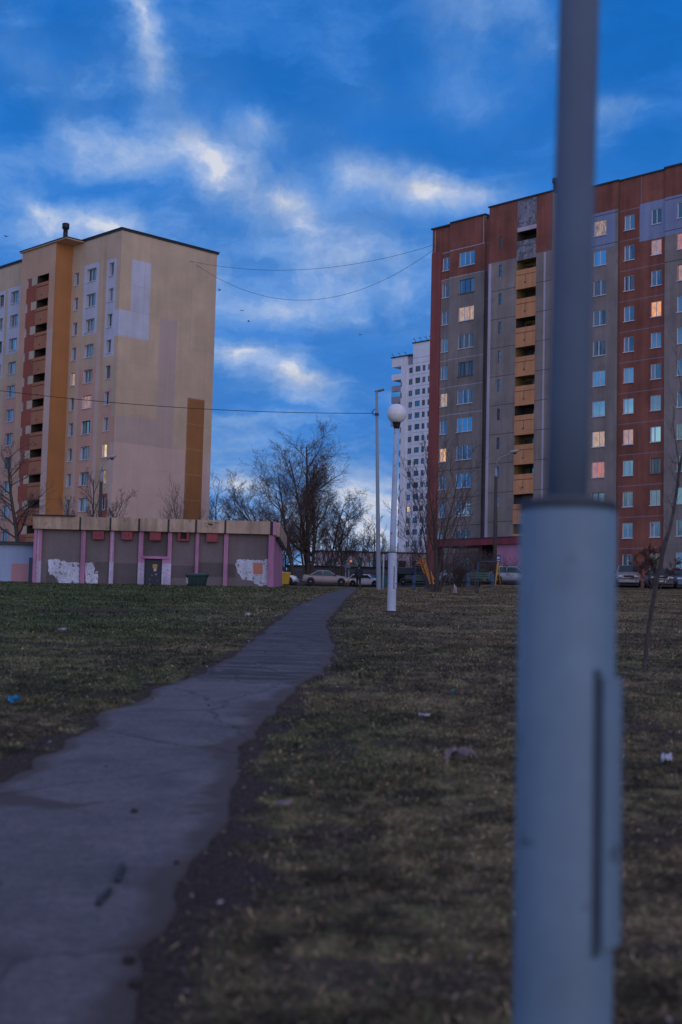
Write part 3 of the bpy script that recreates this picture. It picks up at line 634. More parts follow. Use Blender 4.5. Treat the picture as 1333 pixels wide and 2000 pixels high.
rf.box(-2.46, .2, -.25, 12.1, TOP-.15, TOP, 0); rf.box(.2, 4.9, -.32, 12.1, TOP+.0, TOP+.13, 0); rf.box(4.9, 6.5, -.1, 12.1, TOP-.3, TOP-.15, 0)
rf.box(6.5, 14.4, y2-.12, 12.1, TOP, TOP+.13, 0); rf.box(14.4, 20.7, -.32, 12.1, TOP, TOP+.14, 0); rf.box(20.7, 25.5, -.12, 12.1, TOP, TOP+.12, 0); rf.box(25.5, 42.2, -.28, 12.1, TOP+.05, TOP+.2, 0)
rf.box(9.2, 14.6, y2+.35, 8, TOP+.14, TOP+.32, 0)
rf.build('roof', flash, RB)
vp = MB(); vp.lathe([(.3, 0), (.3, .95), (.42, 1.0), (.42, 1.4)], (14.05, y2+.9, TOP+.1), 16); vp.build('roof_vent', MATS['sooty_metal'], RB)
# entrance extension with its canopy
en = MB()
ce = MB(); ce.box(3.4, 16.5, -5.2, y2-.02, 4.1, 4.72, 0); ce.box(3.35, 16.55, -5.26, y2-.02, 4.722, 4.79, 1); ce.build('entrance_canopy', [wallm('crimson_beam', (.26, .06, .075), .25), flash], RB)
en.box(10.45, 16.4, -4.9, y2-.03, 0, 4.095, 0); en.box(7.2, 10.452, -3.2, y2-.04, 0, 4.09, 1); ep = MB(); ep.box(3.5, 3.9, -4.9, -4.5, 0, 4.095); ep.build('entrance_post', wallm('dark_red_post', (.06, .024, .024)), RB)
en.build('entrance_wall', [wallm('pink_entrance_wall', (.50, .235, .33), .2), wallm('dark_red_recess', (.055, .022, .022))], RB)
sg = MB(); sg.box(10.85, 11.3, -4.95, -4.905, 2.45, 3.15, 0); sg.box(10.9, 11.25, -4.956, -4.95, 2.6, 2.68, 1); sg.box(10.9, 11.25, -4.956, -4.95, 2.78, 2.98, 1); sg.build('house_number_plate', [plain('blue_plate', (.06, .10, .3), .4), plain('plate_white', (.7, .7, .75), .5)], RB)
for k in range(12):
    z = rbz(k)
    window(RB, -.93, 0, z, .93, 1.36, (.5,), .12, {5: lit['pale'], 7: lit['warm']}.get(k), label={7: 'warm orange lit window'}.get(k))
    o = window(RB, 1.5, -.2, z, 2.0, 1.42, (.36, .69), .12, {2: lit['pale'], 0: glass_b, 6: glass_b, 10: glass_d}.get(k), frame=oldwood if k == 1 else None, sill=oldwood if k == 1 else plastic)
    if k == 9:
        fl = MB()
        for q in range(26): u, v = rng.uniform(.1, 1.9), rng.uniform(.12, 1.3); fl.box(u, u+.035, -.085, -.06, v, v+.035)
        fl.build('fairy_lights', emit('fairy_light_glow', (.9, .85, .5), 1.0), o)
    window(RB, 17.95, -.2, z, 1.37, 1.42, (.52,), .12, {0: lit['part'], 7: lit['pale'], 8: lit['red'], 1: glass_b, 5: glass_b, 6: glass_b}.get(k))
    window(RB, 21.2, 0, z, 1.06, 1.36, (.56,), .12, {5: glass_b, 7: lit['pink'], 10: glass_d, 6: glass_b}.get(k), label={10: 'black unlit window'}.get(k))
    window(RB, 24.07, 0, z, 1.05, 1.36, (.55,), .12, {0: glass_d, 1: lit['pink'], 3: lit['orange'], 11: lit['olive'], 7: glass_b}.get(k), frame=oldwood if k == 8 else None, sill=oldwood if k == 8 else plastic, label={3: 'bright orange lit window'}.get(k))
    window(RB, 26.85, -.15, z, 1.85, 1.42, (.33, .67), .12, {1: lit['red'], 2: lit['pink']}.get(k))

# ---- the white tower far behind
tp = at(815, 658, 341.0)
TW = thing('tower_block', 'tall white seventeen-storey tower block far behind the red block', 'building', (tp.x, tp.y, tp.z-63), -.8)
ZT = 63.0
wp = wallm('white_tower_panel', (.80, .80, .86), .15, .1, .06); wp2 = wallm('tower_brown_brick', (.33, .18, .15)); tg = wallm('tower_grey_panel', (.36, .34, .40), .2)
TM = [wp, wp2, tg, dark]
def tz(k): return ZT-8.6-2.835*k
t1 = MB(); zn = [(-1.2, 6, tz(k)-.72, tz(k)-.64, 2) for k in range(-1, 17)]+[(-1.2, 6, ZT-5.2, ZT-5.1, 2)]
hh = [(a, b, tz(k), tz(k)+1.35, .2, 2, None) for k in range(17) for (a, b) in ((-.28, 1.3), (2.05, 3.0), (3.85, 5.2))]
facade(t1, -1.2, 6, 0, ZT-1.5, 0, hh, zn, 0)
t1.quad((6, 0, 0), (6, 14, 0), (6, 14, ZT-1.5), (6, 0, ZT-1.5), 0); t1.quad((-1.2, 14, 0), (-1.2, 0, 0), (-1.2, 0, ZT-1.5), (-1.2, 14, ZT-1.5), 0)
hh = [(-2.85, -1.25, tz(k), tz(k)+1.35, .2, 2, None) for k in range(17)]
facade(t1, -3.2, -1.2, 0, ZT-4.3, .5, hh, [(-3.2, -1.2, ZT-6.5, ZT-4.3, 2)], 0)
t1.box(-5.1, -3.2, 0, 12, 0, ZT-4.3, 0)
for k in range(1, 17): t1.box(-5.13, -4.75, -.02, .05, tz(k)-.3, tz(k)+1.0, 1)
t1.box(-8.1, -5.1, 3.2, 12, tz(4)-1.3, ZT-4.3, 2)
t1.build('wall', TM, TW)
for k in range(17):
    b = MB(); z = tz(k)
    if k < 5: b.box(-8.2, -5.1, -.05, 3.19, z-1.3, z+.15, 0) if k else b.box(-8.2, -5.1, -.05, 3.19, ZT-6.6, ZT-4.3, 0)
    if k == 0: b.box(-8.2, -5.1, -.05, 3.19, z-1.3, z+.15, 0)
    if k < 5: b.build('balcony', tg if k % 3 else wp, TW)
    for (a, b_, y) in ((-.28, 1.3, 0), (2.05, 3.0, 0), (3.85, 5.2, 0), (-2.85, -1.25, .5)):
        f = MB(); f.box(a, b_, y+.12, y+.2, tz(k), tz(k)+.08, 0); f.box(a, b_, y+.12, y+.2, tz(k)+1.27, tz(k)+1.35, 0)
        for q in (a, (a+b_)/2-.04, b_-.08): f.box(q, q+.08, y+.12, y+.2, tz(k)+.08, tz(k)+1.27, 0)
        w = f.build('window', oldwood, TW); p = MB(); p.box(a+.02, b_-.02, y+.17, y+.22, tz(k)+.02, tz(k)+1.33); p.build('pane', lit['yellow'] if (k == 12 and y) else (glass if y and k % 2 else glass_d), w)
gl_ = MB(); gl_.box(-8.22, -5.15, -.08, 0, tz(2)+.16, tz(2)+1.4); gl_.build('balcony_glazing', glass_b, TW)
rf = MB(); rf.box(-1.4, 6.2, -.25, 14.2, ZT-1.5, ZT-1.25); rf.box(-8.4, -1.41, -.3, 12.2, ZT-4.3, ZT-4.05); 
for u in (-7.6, -5.4, -3.4): rf.bar((u, 0, ZT-4.05), (u-.5, 0, ZT-3.2), .09, .09); rf.bar((u-.5, 0, ZT-3.2), (u-.9, 0, ZT-3.3), .09, .09)
for u in (-.4, 1.6, 3.4, 5.0): rf.bar((u, 0, ZT-1.25), (u-.5, 0, ZT-.3), .09, .09); rf.bar((u-.5, 0, ZT-.3), (u-1.0, 0, ZT-.45), .09, .09)
rf.tube([(2.6, 3, ZT-1.3), (2.5, 3, ZT+2.2)], .05, 5); rf.tube([(2.2, 3, ZT+1.6), (2.9, 3, ZT+1.7)], .04, 5)
rf.build('roof', flash, TW)

# ---- pink and grey utility building with its pilasters, facing the lawn
SD = 98.0; MPP = SD/FPX
s0 = at(68, 1143, SD)
SH = thing('utility_building', 'low grey utility building with pink pilasters, cream fascia and red vent boxes', 'building', (s0.x, SD, s0.z-.25))
stc = wallm('grey_stucco', (.20, .165, .165), .12, .2, .3, 14.0, .6); stc2 = wallm('dark_grey_stucco', (.135, .112, .115), .12, .22, .3, 14.0, .6); pinkm = wallm('pink_pilaster_paint', (.54, .255, .40), .3, .25, .12); whp = wallm('white_pilaster_paint', (.55, .48, .62), .3, .35, .2, 9.0)
fas = wallm('cream_fascia', (.58, .42, .31), .5, .3, .1); patch = wallm('white_patch_paint', (.66, .68, .80), .3, .3, .3, 8.0); chips(patch, .56, .9, 3.2, (.17, .145, .145)); chips(pinkm, .62, .8, 4.0, (.2, .16, .17)); chips(whp, .58, .8, 5.0, (.40, .20, .30)); chips(stc, .60, .5, 1.6, (.12, .10, .10)); chips(fas, .60, .55, 2.2, (.13, .10, .085))
opt = wallm('orange_patch_paint', (.60, .24, .16)); tar = plain('tar_paper', (.02, .021, .026), .7)
def sxz(px, py):
    p = at(px, py, SD); return p.x-s0.x, p.z-(s0.z-.25)
def spx(px, py=1095): return sxz(px, py)[0]
def spz(py, px=300): return sxz(px, py)[1]
XR = spx(532); ZF0, ZF1 = spz(1039), spz(1014)
w = MB(); zr = spz(1098); Dp = 14.0
pil = [(68, 82), (158.7, 167), (215, 223), (271, 280), (328, 335.5), (382, 388.5), (437.7, 445.6), (524.5, 532)]
zones = []
def zq(a, b, c, d, m): zones.append((spx(a), spx(b), spz(d), spz(c), m))
zq(223, 271, 1101, 1150, 1); zq(335, 382, 1103, 1128, 1); zq(388, 438, 1096, 1124, 1); zq(446, 462, 1098, 1124, 1); zq(92, 112, 1106, 1150, 1); zq(186, 215, 1100, 1150, 1); zq(280, 328, 1038, 1087, 1); zones.append((0, XR, -1.2, .42, 1))
hd = [(spx(283.5), spx(317.5), spz(1150), spz(1091.5), .12, 1, None)]
facade(w, 0, XR, -1.2, ZF0+.02, 0, hd, zones, 0)
def ppoly(pts, m, y):
    q = [sxz(*p) for p in pts]; w.poly([(a, y, c) for a, c in q], m)
def rag(pts, seed, amp=1.1):
    r = random.Random(seed); out = []
    for i in range(len(pts)):
        a, b = pts[i], pts[(i+1) % len(pts)]; n = max(1, int(math.hypot(a[0]-b[0], a[1]-b[1])/3))
        for k in range(n): t = k/n; out.append((a[0]+(b[0]-a[0])*t+r.uniform(-amp, amp)*(k > 0), a[1]+(b[1]-a[1])*t+r.uniform(-amp, amp)*(k > 0)))
    return out
ppoly(rag([(95, 1093), (112, 1092), (118, 1095), (128, 1096), (130, 1098.5), (155, 1099), (155, 1141.5), (128, 1141), (115, 1139), (112, 1130), (103, 1122), (98, 1123), (94.5, 1112)], 1)[::-1], 2, -.004)
ppoly(rag([(166, 1101), (180, 1098), (186, 1110), (184, 1121), (188, 1116), (192, 1116), (191, 1140), (170, 1140.5), (167, 1132)], 2, .8)[::-1], 2, -.004)
ppoly(rag([(464, 1092.5), (500, 1094), (523, 1092), (523, 1143), (507, 1144), (497, 1140), (495, 1134), (474, 1132), (466, 1120), (460, 1104)], 3)[::-1], 2, -.004)
ppoly([(494.8, 1099.5), (513, 1099), (513.5, 1121.5), (495.5, 1121.5)][::-1], 3, -.008)
w.quad((XR, 0, -1.2), (XR, Dp, -1.2), (XR, Dp, ZF0+.02), (XR, 0, ZF0+.02), 0); w.quad((0, Dp, -1.2), (0, 0, -1.2), (0, 0, ZF0+.02), (0, Dp, ZF0+.02), 0); w.quad((XR, Dp, -1.2), (0, Dp, -1.2), (0, Dp, ZF0), (XR, Dp, ZF0), 0)
w.build('wall', [stc, stc2, patch, opt], SH)
for i, (a, b) in enumerate(pil):
    p = MB(); xa, xb = spx(a), spx(b); zs = spz(1100)
    if i in (3, 4): xa, xb = (spx(271), spx(283)) if i == 3 else (spx(318), spx(335.5))
    lowm = 1 if i in (0, 2, 3, 4) else 0
    if i in (3, 4):
        p.box(*( (xa, spx(280)) if i == 3 else (spx(328), xb)), -.22, -.002, spz(1087), ZF0, 0); p.box(xa, xb, -.22, -.002, zs, spz(1087), 0); p.box(xa, xb, -.22, -.002, -1.2, zs, 1)
    elif i == 7:
        p.box(xa, xb+.10, -.3, .6, -1.2, ZF0-.02, 0); p.box(xb+.102, xb+.16, .1, Dp-.1, -1.2, ZF0-.12, 0); p.box(xa+.08, xa+.15, -.325, -.3, -1.0, ZF0-.2, 0)
    else:
        p.box(xa, xb, -.22, -.002, zs, ZF0, 0); p.box(xa, xb, -.22, -.002, -1.2, zs, lowm); p.box((xa+xb)/2-.05, (xa+xb)/2+.05, -.245, -.22, -1.0, ZF0-.1, lowm)
        if i == 0: p.box(xa-.04, xa+.16, -.35, -.22, -1.2, ZF0+.8, 0)
    p.build('pilaster', [pinkm, whp], SH)
p = MB(); p.box(spx(279), spx(331), -.3, -.0, spz(1091.5), spz(1086.8)); p.build('lintel', pinkm, SH)
fx = [66, 160, 218.5, 274.5, 331.5, 385, 442, 531]
for i in range(7):
    a, b = spx(fx[i], 1025)+.07, spx(fx[i+1], 1025)-.07; f = MB(); f.box(a, b, -.55, -.1, ZF0, ZF1)
    if i == 5:
        r = random.Random(7); cx_, cz_ = spx(413, 1027), spz(1026, 413)
        for q in range(46):
            ang = r.uniform(0, 6.3); rr_ = r.uniform(.02, .5); x_ = cx_+math.cos(ang)*rr_; z_ = cz_+math.sin(ang)*rr_*.62; l_ = r.uniform(.05, .2); dx, dz = r.uniform(-l_, l_), r.uniform(-l_*.6, l_*.6)
            f.bar((x_, -.553, z_), (x_+dx, -.553, z_+dz), .006, .028, 1, up=(0, 0, 1))
    o = f.build('fascia_panel', [fas, plain('black_spray_paint', (.02, .02, .025), .6)], SH)
f = MB(); f.box(spx(66), XR+.2, -.48, Dp+.3, ZF0+.005, ZF1-.02, 0); f.box(XR+.1, XR+.45, .1, Dp+.2, ZF0-.1, ZF1-.01, 1)
for q in range(22): f.box(XR+.2, XR+.43, .3+q*.6, .55+q*.6, ZF0-.16-.25*((q*7) % 5)/5, ZF0-.098, 2)
f.box(XR+.02, XR+.26, -.56, .8, ZF0-.05, ZF1-.01, 3)
for q in fx[1:-1]: f.box(spx(q, 1025)-.045, spx(q, 1025)+.045, -.5, -.47, ZF0, ZF1-.03, 2)
f.build('roof_edge', [tar, fas, flash, pinkm], SH)
f = MB(); f.box(spx(64), spx(145), -.75, 3, ZF1+.0, ZF1+.08); f.box(spx(64), XR+.35, .1, Dp, ZF1-.03, ZF1+.02); f.build('roof', tar, SH)
vr = plain('red_vent_paint', (.30, .045, .065), .55, var=.3)
for i, (a, b, c, d) in enumerate([(181.4, 203.3, 1038, 1053.8), (238, 259, 1038, 1054.5), (292.5, 314, 1039, 1056), (347.6, 369, 1040, 1057), (403, 425, 1042, 1059)]):
    v = MB(); xa, xb, za, zb_ = spx(a), spx(b), spz(d, a), min(spz(c, a), ZF0-.03)
    if i == 3:
        v.box(xa, xa+.16, -.4, -.003, za, zb_); v.box(xb-.16, xb, -.4, -.003, za, zb_); v.box(xa+.16, xb-.16, -.4, -.003, za, za+.14); v.box(xa+.16, xb-.16, -.1, -.003, za+.14, zb_, 1)
    else:
        v.box(xa, xb, -.4, -.003, za, zb_); v.box(xa-.03, xb+.03, -.43, -.003, zb_-.04, zb_, 0)
        if i < 2:
            for (u_, q_) in ((.25, .55), (.45, .35), (.62, .55), (.75, .3)): v.box(xa+u_*(xb-xa)-.04, xa+u_*(xb-xa)+.04, -.405, -.399, za+q_*(zb_-za)-.05, za+q_*(zb_-za)+.05, 1)
        else: v.box(xa+.06, xb-.06, -.415, -.399, za+.06, zb_-.08, 0)
    bevel(v.build('vent_box', [vr, dark], SH), .012)
d = MB(); xa, xb = spx(283.7), spx(317.3); d.box(xa, xb, .02, .11, spz(1152), spz(1092)); d.box(xa+.1, xa+.55, -.0, .02, .3, spz(1096)); d.box(xa+.62, xb-.06, -.0, .02, .3, spz(1096))
r = random.Random(3)
for q in range(9): u_, v_ = r.uniform(xa+.12, xb-.12), r.uniform(.25, 1.3); d.box(u_, u_+r.uniform(.02, .06), -.004, .001, v_, v_+r.uniform(.02, .08), 1)
d = d.build('door', [plain('dark_blue_door_paint', (.022, .03, .045), .5, var=.4), whp], SH)
q = MB(); q.box(spx(299), spx(308), -.03, -.005, spz(1110), spz(1102)); q.lathe([(.11, 0), (.11, .02)], (0, 0, 0), 16, 1)
for i in range(len(q.v)-32, len(q.v)): x_, y_, z_ = q.v[i]; q.v[i] = (spx(304)+x_, -.03+z_*.5, spz(1113)+y_)
q.build('warning_sign', [plain('yellow_sign_paint', (.5, .30, .06), .5), plain('white_sign_paint', (.6, .45, .5), .5)], d)

# ---- pale blue garage at the far left
g0 = at(-60, 1140, 100)
GR = thing('garage', 'small flat-roofed pale blue garage with a pink painted square beside the utility building', 'garage', (g0.x, 100, g0.z-.3))
def gxz(px, py): p = at(px, py, 100); return p.x-g0.x, p.z-(g0.z-.3)
gw = MB(); x1 = gxz(67, 1100)[0]; zt = gxz(30, 1064)[1]
hole = (gxz(56.5, 1110)[0], gxz(67, 1110)[0]-.02, -1, gxz(60, 1089)[1], .1, 0, None)
facade(gw, -3, x1, -1, zt, 0, [hole], [(gxz(22, 1120)[0], gxz(55.5, 1120)[0], gxz(30, 1141)[1], gxz(30, 1101)[1], 1)], 0)
gw.quad((x1, 0, -1), (x1, 6, -1), (x1, 6, zt), (x1, 0, zt), 0)
gw.build('wall', [wallm('sky_blue_wall', (.38, .47, .66), .15), wallm('pink_square_paint', (.54, .28, .31), .1)], GR)
rf = MB(); rf.box(-3.2, x1-.02, -.35, 6, zt, zt+.16); rf.box(-3.2, x1-.02, -.4, 6, zt+.162, zt+.21); rf.build('roof', plain('garage_roof', (.05, .055, .065), .6), GR)
dr = MB(); dr.box(hole[0], hole[1], .04, .09, -.9, hole[3]); dr.box(hole[0]+.1, hole[1]-.05, .025, .04, .6, 1.4); dr.build('door', plain('slate_door', (.06, .085, .13), .5), GR)

# ---- far pale building and the grey garage row behind the cars
p = at(735, 1120, 260)
FB = thing('apartment_building', 'long low pale pink building in the distance behind the bare trees', 'building', (p.x, 260, p.z-3))
f = MB(); hz = []; zt = at(735, 1080, 260).z-(p.z-3)
for i in range(9):
    for k in range(3): hz.append((-9+i*2.6, -7.6+i*2.6, zt-2.6-k*2.8, zt-1.3-k*2.8, .15, 0, 1))
facade(f, -11, 16, 0, zt, 0, hz, [(-11, 16, zt-3.2-k*2.8, zt-3.1-k*2.8, 2) for k in range(3)], 0)
f.quad((16, 0, 0), (16, 12, 0), (16, 12, zt), (16, 0, zt), 0); f.quad((-11, 12, 0), (-11, 0, 0), (-11, 0, zt), (-11, 12, zt), 0)
f.build('wall', [wallm('pale_pink_render', (.52, .44, .50), .15), glass_d, tg], FB); f = MB(); f.box(-11.3, 16.3, -.3, 12.3, zt, zt+.25); f.build('roof', flash, FB)
p = at(560, 1143, 172); p2 = at(905, 1143, 172)
GW = thing('garage_row', 'long dark grey row of garages behind the parked cars', 'garage', (p.x, 172, gz(p.x, 172)))
f = MB(); Lg = p2.x-p.x; zt = at(700, 1109, 172).z-gz(p.x, 172); f.box(0, Lg, 0, 6, -1, zt, 0); f.build('wall', wallm('grey_garage_wall', (.20, .185, .20), .2), GW)
for i in range(7):
    d = MB(); d.box(.5+i*3, 3+i*3, -.05, -.002, -.5, zt-.5); d.build('door', plain('garage_door_paint', (.11, .10, .115), .6), GW)
f = MB(); f.box(-.2, Lg+.2, -.25, 6.2, zt, zt+.15); f.build('roof', tar, GW)
#@@PART2
# ------------------------------------------------------------------ bare trees
bark = plain('dark_bark', (.080, .064, .060), .95, var=.45, scale=9.0, bump=.6); twigm = plain('twig_bark', (.115, .080, .072), .95, var=.3, scale=3.0)
bark2 = plain('grey_bark', (.075, .062, .060), .95, var=.4, scale=9.0, bump=.6)
def perp(d, r):
    v = Vector((r.uniform(-1, 1), r.uniform(-1, 1), r.uniform(-1, 1))); v = v - d*v.dot(d)
    return v.normalized() if v.length > 1e-4 else Vector((1, 0, 0))
def grow(tb, cb, p, d, L, rad, lvl, P, r):
    n = (7, 6, 4, 3, 2)[min(lvl, 4)]; pts = [p.copy()]; dirs = []
    wig = P['wig'][lvl]; trop = P['trop'][lvl]; tip = P.get('tip', .22)
    for i in range(n):
        d = (d + Vector((r.gauss(0, wig), r.gauss(0, wig), r.gauss(0, wig))) + Vector((0, 0, trop))).normalized()
        p = p + d*(L/n); pts.append(p); dirs.append(d)
    rr = [max(rad*(1-(1-tip)*i/n), P['min']*.7) for i in range(n+1)]
    last = lvl >= P['max']
    (tb if lvl <= P.get('tl', 1) else cb).tube(pts, rr, (7, 6, 4, 3, 3)[lvl], 0, cap=False)
    if last: return
    nb = P['nb'][lvl]; nb = max(1, int(nb*r.uniform(.8, 1.2)))
    for j in range(nb):
        t = P['st'][lvl] + (1-P['st'][lvl])*(j+r.random())/nb; t = min(t, .999); k = min(int(t*n), n-1); q = pts[k].lerp(pts[k+1], t*n-k)
        a = math.radians(r.gauss(P['ang'][lvl], 9)); dd = dirs[k]
        nd = dd*math.cos(a) + perp(dd, r)*math.sin(a)
        if 'flat' in P: nd.y *= P['flat']; nd.normalize()
        ll = L*P['len'][lvl]*(1-P['shape'][lvl]*t)*r.uniform(.7, 1.2)
        grow(tb, cb, q, nd, ll, max(rr[k]*P.get('rr', .45), P['min']), lvl+1, P, r)
TD = dict(max=3, wig=(.06, .10, .14, .18, .2), trop=(.05, .07, .05, .03, .02), nb=(11, 8, 6), st=(.3, .2, .12), ang=(42, 40, 38), len=(.5, .45, .42), shape=(.55, .45, .4), min=.014)
def tree(label, base, stems, seed, P=None, group=None, name='bare_tree', crown=twigm, mat=bark, cat='tree'):
    """stems: list of (tilt direction x, tilt direction y, length, radius)"""
    P = dict(TD, **(P or {})); r = random.Random(seed)
    t = thing(name, label, cat, base, 0, group); tb, cb = MB(), MB()
    for (dx, dy, L, rad) in stems:
        grow(tb, cb, Vector((dx*.25, dy*.25, -.3)), Vector((dx, dy, 1)).normalized(), L, rad, 0, P, r)
    tb.build('trunk', mat, t); cb.build('crown', crown, t); return t
GRPT = 'bare trees around the lawn'
# the tall clump in the middle
tree('tallest bare tree rising behind the silver saloon car, with many upright limbs', on(603, 150), [(.04, 0, 15.4, .30), (-.06, .1, 14.4, .23), (.12, -.1, 13.0, .20), (.30, .1, 9.5, .15), (-.2, 0, 10.5, .14)], 11,
     dict(max=4, nb=(17, 11, 8, 5), st=(.22, .12, .1, .1), len=(.41, .46, .50, .55), shape=(.32, .35, .35, .3), trop=(.06, .06, .05, .03, .02), ang=(48, 44, 42, 40), min=.0075), GRPT)
tree('wide bare tree leaning left over the end of the pink pilastered building', on(580, 146), [(-.36, 0, 11.4, .22), (-.58, .1, 11.0, .18), (-.2, .2, 10.5, .18), (-.80, -.1, 9.5, .15), (-.48, -.2, 10.0, .14)], 23,
     dict(max=4, nb=(15, 10, 7, 5), st=(.24, .12, .1, .1), len=(.44, .48, .5, .5), shape=(.25, .3, .3, .3), trop=(.05, .06, .05, .03, .02), ang=(46, 44, 42, 40), min=.008), GRPT)
tree('bare tree with a dense round crown right of the tallest tree', on(640, 153), [(.04, 0, 9.5, .16), (.28, 0, 9.0, .14), (.46, .1, 7.5, .12)], 31, dict(max=4, nb=(14, 10, 7, 6), st=(.25, .15, .1, .1), len=(.46, .46, .48, .5), shape=(.4, .35, .35, .3), ang=(44, 42, 42, 40), min=.008, trop=(.04, .06, .05, .03, .02)), GRPT)
for i, (px, d, h, lab) in enumerate([(668, 166, 8.2, 'slim bare tree right behind the walking person'), (700, 185, 7.8, 'thin bare tree in front of the distant pale building'), (730, 190, 8.8, 'bare tree beside the tall mast, against the bright sky'), (752, 200, 7.2, 'faint bare tree between the mast and the globe lamp'),
      (556, 160, 6.5, 'low bare tree by the yellow container'), (622, 175, 6.0, 'short bare tree behind the silver saloon car')]):
    tree(lab, on(px, d), [(.02, 0, h, .12), (-.25, .1, h*.8, .08), (.3, 0, h*.75, .08)], 50+i, dict(nb=(14, 10, 8), min=.010, ang=(38, 38, 38)), GRPT)
tree('bare tree showing at the right edge of the cream block', on(408, 178), [(.1, 0, 12.5, .18), (.32, 0, 10.5, .14), (-.1, 0, 10, .13)], 71, dict(nb=(16, 11, 8), min=.010), GRPT)
tree('low bare tree above the cream fascia, left of the tall clump', on(452, 180), [(.05, 0, 8.6, .14), (-.25, 0, 7, .1), (.3, 0, 7.2, .1)], 72, dict(nb=(15, 10, 8), min=.010), GRPT)
# in front of the cream block
tree('spreading bare tree at far left in front of the orange balcony bay', on(37, 112), [(0, 0, 10.2, .24)], 81, dict(nb=(18, 11, 8), st=(.32, .18, .1), ang=(62, 40, 38), len=(.52, .45, .4), shape=(.55, .4, .4), trop=(.04, .045, .05, .03), wig=(.05, .10, .13, .17), min=.008, tip=.22), GRPT)
tree('dense young bare tree in front of the small cream windows', on(172, 122), [(0, 0, 9.3, .15), (-.22, 0, 7.4, .1), (.2, 0, 8.0, .1), (.36, 0, 6.6, .08), (-.42, 0, 6.2, .07)], 82, dict(nb=(18, 10, 7), st=(.3, .2, .1), ang=(38, 36, 36), len=(.38, .42, .4), min=.008), GRPT)
tree('sapling tips showing over the fascia by the orange-brown strip', on(345, 126), [(0, 0, 8.1, .06), (-.16, 0, 7.2, .05), (.12, 0, 7.6, .05), (-.26, 0, 6.4, .04), (.26, 0, 6.6, .04)], 83, dict(max=2, nb=(14, 7), ang=(28, 30), st=(.4, .2), min=.009, trop=(.08, .08, .06)), GRPT)
# the many-stemmed tree on the right
tree('many-stemmed bare tree with long whips in front of the dark red pier', on(852, 85, 1158), [(-.05, 0, 8.4, .10), (.10, .05, 8.2, .09), (-.24, 0, 7.0, .07), (.32, -.1, 6.2, .06), (-.46, .1, 5.6, .055), (.50, .1, 4.6, .05), (.03, -.25, 6.8, .06), (-.70, 0, 4.2, .04)], 91,
     dict(nb=(11, 7, 5), st=(.25, .2, .15), ang=(30, 30, 32), len=(.46, .42, .4), trop=(.09, .10, .07, .04), wig=(.06, .08, .10, .14), min=.010, tip=.16, shape=(.4, .4, .4)), GRPT)
tree('thin young tree with forked stem right of the many-stemmed tree', on(932, 82, 1162), [(-.01, 0, 3.0, .06), (.05, 0, 2.2, .04), (-.25, 0, 1.7, .02)], 92, dict(max=2, nb=(5, 4), ang=(30, 35), st=(.5, .3), min=.008), GRPT)
tree('spindly shrub stem beside the white stakes', on(884, 82, 1162), [(-.2, 0, 2.2, .03), (.1, 0, 1.6, .02), (-.5, 0, 1.6, .02)], 93, dict(max=2, nb=(6, 4), ang=(35, 35), st=(.3, .3), min=.007), GRPT)
redt = plain('reddish_twigs', (.085, .045, .036), .95, var=.3)
tree('small bare tree with a rounded reddish crown in front of the parked cars', on(1283, 100, 1130), [(-.12, 0, 3.1, .10), (-.35, 0, 3.0, .06), (.1, 0, 3.0, .06), (-.55, .2, 2.8, .05), (.3, -.2, 2.6, .05)], 94, dict(nb=(14, 11, 8), st=(.42, .2, .1), ang=(46, 42, 38), len=(.42, .5, .5), trop=(.02, .05, .04, .03), min=.008), GRPT, crown=redt)
def shrub(label, base, h, wd, seed, n=26, crown=twigm):
    r = random.Random(seed); st = []
    for i in range(n): a = r.uniform(0, 6.28); k = r.uniform(.1, wd); st.append((math.cos(a)*k, math.sin(a)*k, h*r.uniform(.65, 1.05), .02))
    return tree(label, base, st, seed, dict(max=2, nb=(9, 6), st=(.2, .15), ang=(34, 36), len=(.5, .5), wig=(.12, .14, .16), trop=(.03, .03, .02), min=.008), 'bare shrubs by the red block', 'bare_shrub', crown, cat='shrub')
shrub('tangled dark shrub between the many-stemmed tree and the green bench', on(898, 104), 3.0, .85, 101, 44)
shrub('dark shrub in front of the entrance recess, left of the pink wall', on(930, 116), 3.4, .8, 102, 40)
shrub('small shrub against the pink entrance wall', on(984, 121), 2.6, .7, 103, 20)
shrub('brownish shrub right of the globe lamp, above the dark green van', on(812, 165), 5.2, .7, 104, 30, redt)
shrub('low shrub beneath the lit slide', on(842, 105), 1.6, .8, 105, 16)  # the slide is plain bright orange paint
# leaning sapling near the tall pole
sb = hit(1262, 1303); YS = sb.y
lt = thing('leaning_sapling', 'slender leaning young tree standing alone in the grass right of the tall pole', 'tree', sb)
tb, cb = MB(), MB()
way = [Vector((0, 0, -.1))]+[at(px, py, YS)-sb for px, py in [(1262, 1301), (1270, 1230), (1280, 1160), (1288, 1105), (1296, 1060), (1304, 1040), (1316, 1000), (1326, 950), (1333, 905), (1345, 840), (1352, 760)]]
for i, w_ in enumerate(way): w_.y = .12*math.sin(i*.9)
tb.tube(way, [.034, .033, .032, .031, .031, .036, .027, .025, .023, .02, .016, .010], 7)
r = random.Random(5)
def whip(p, q, rad, n=4):
    pts = [p.lerp(q, i/n)+Vector((r.gauss(0, .01), r.gauss(0, .02), 0))*(0 < i < n) for i in range(n+1)]; cb.tube(pts, [rad*(1-.75*i/n) for i in range(n+1)], 4, cap=False); return pts
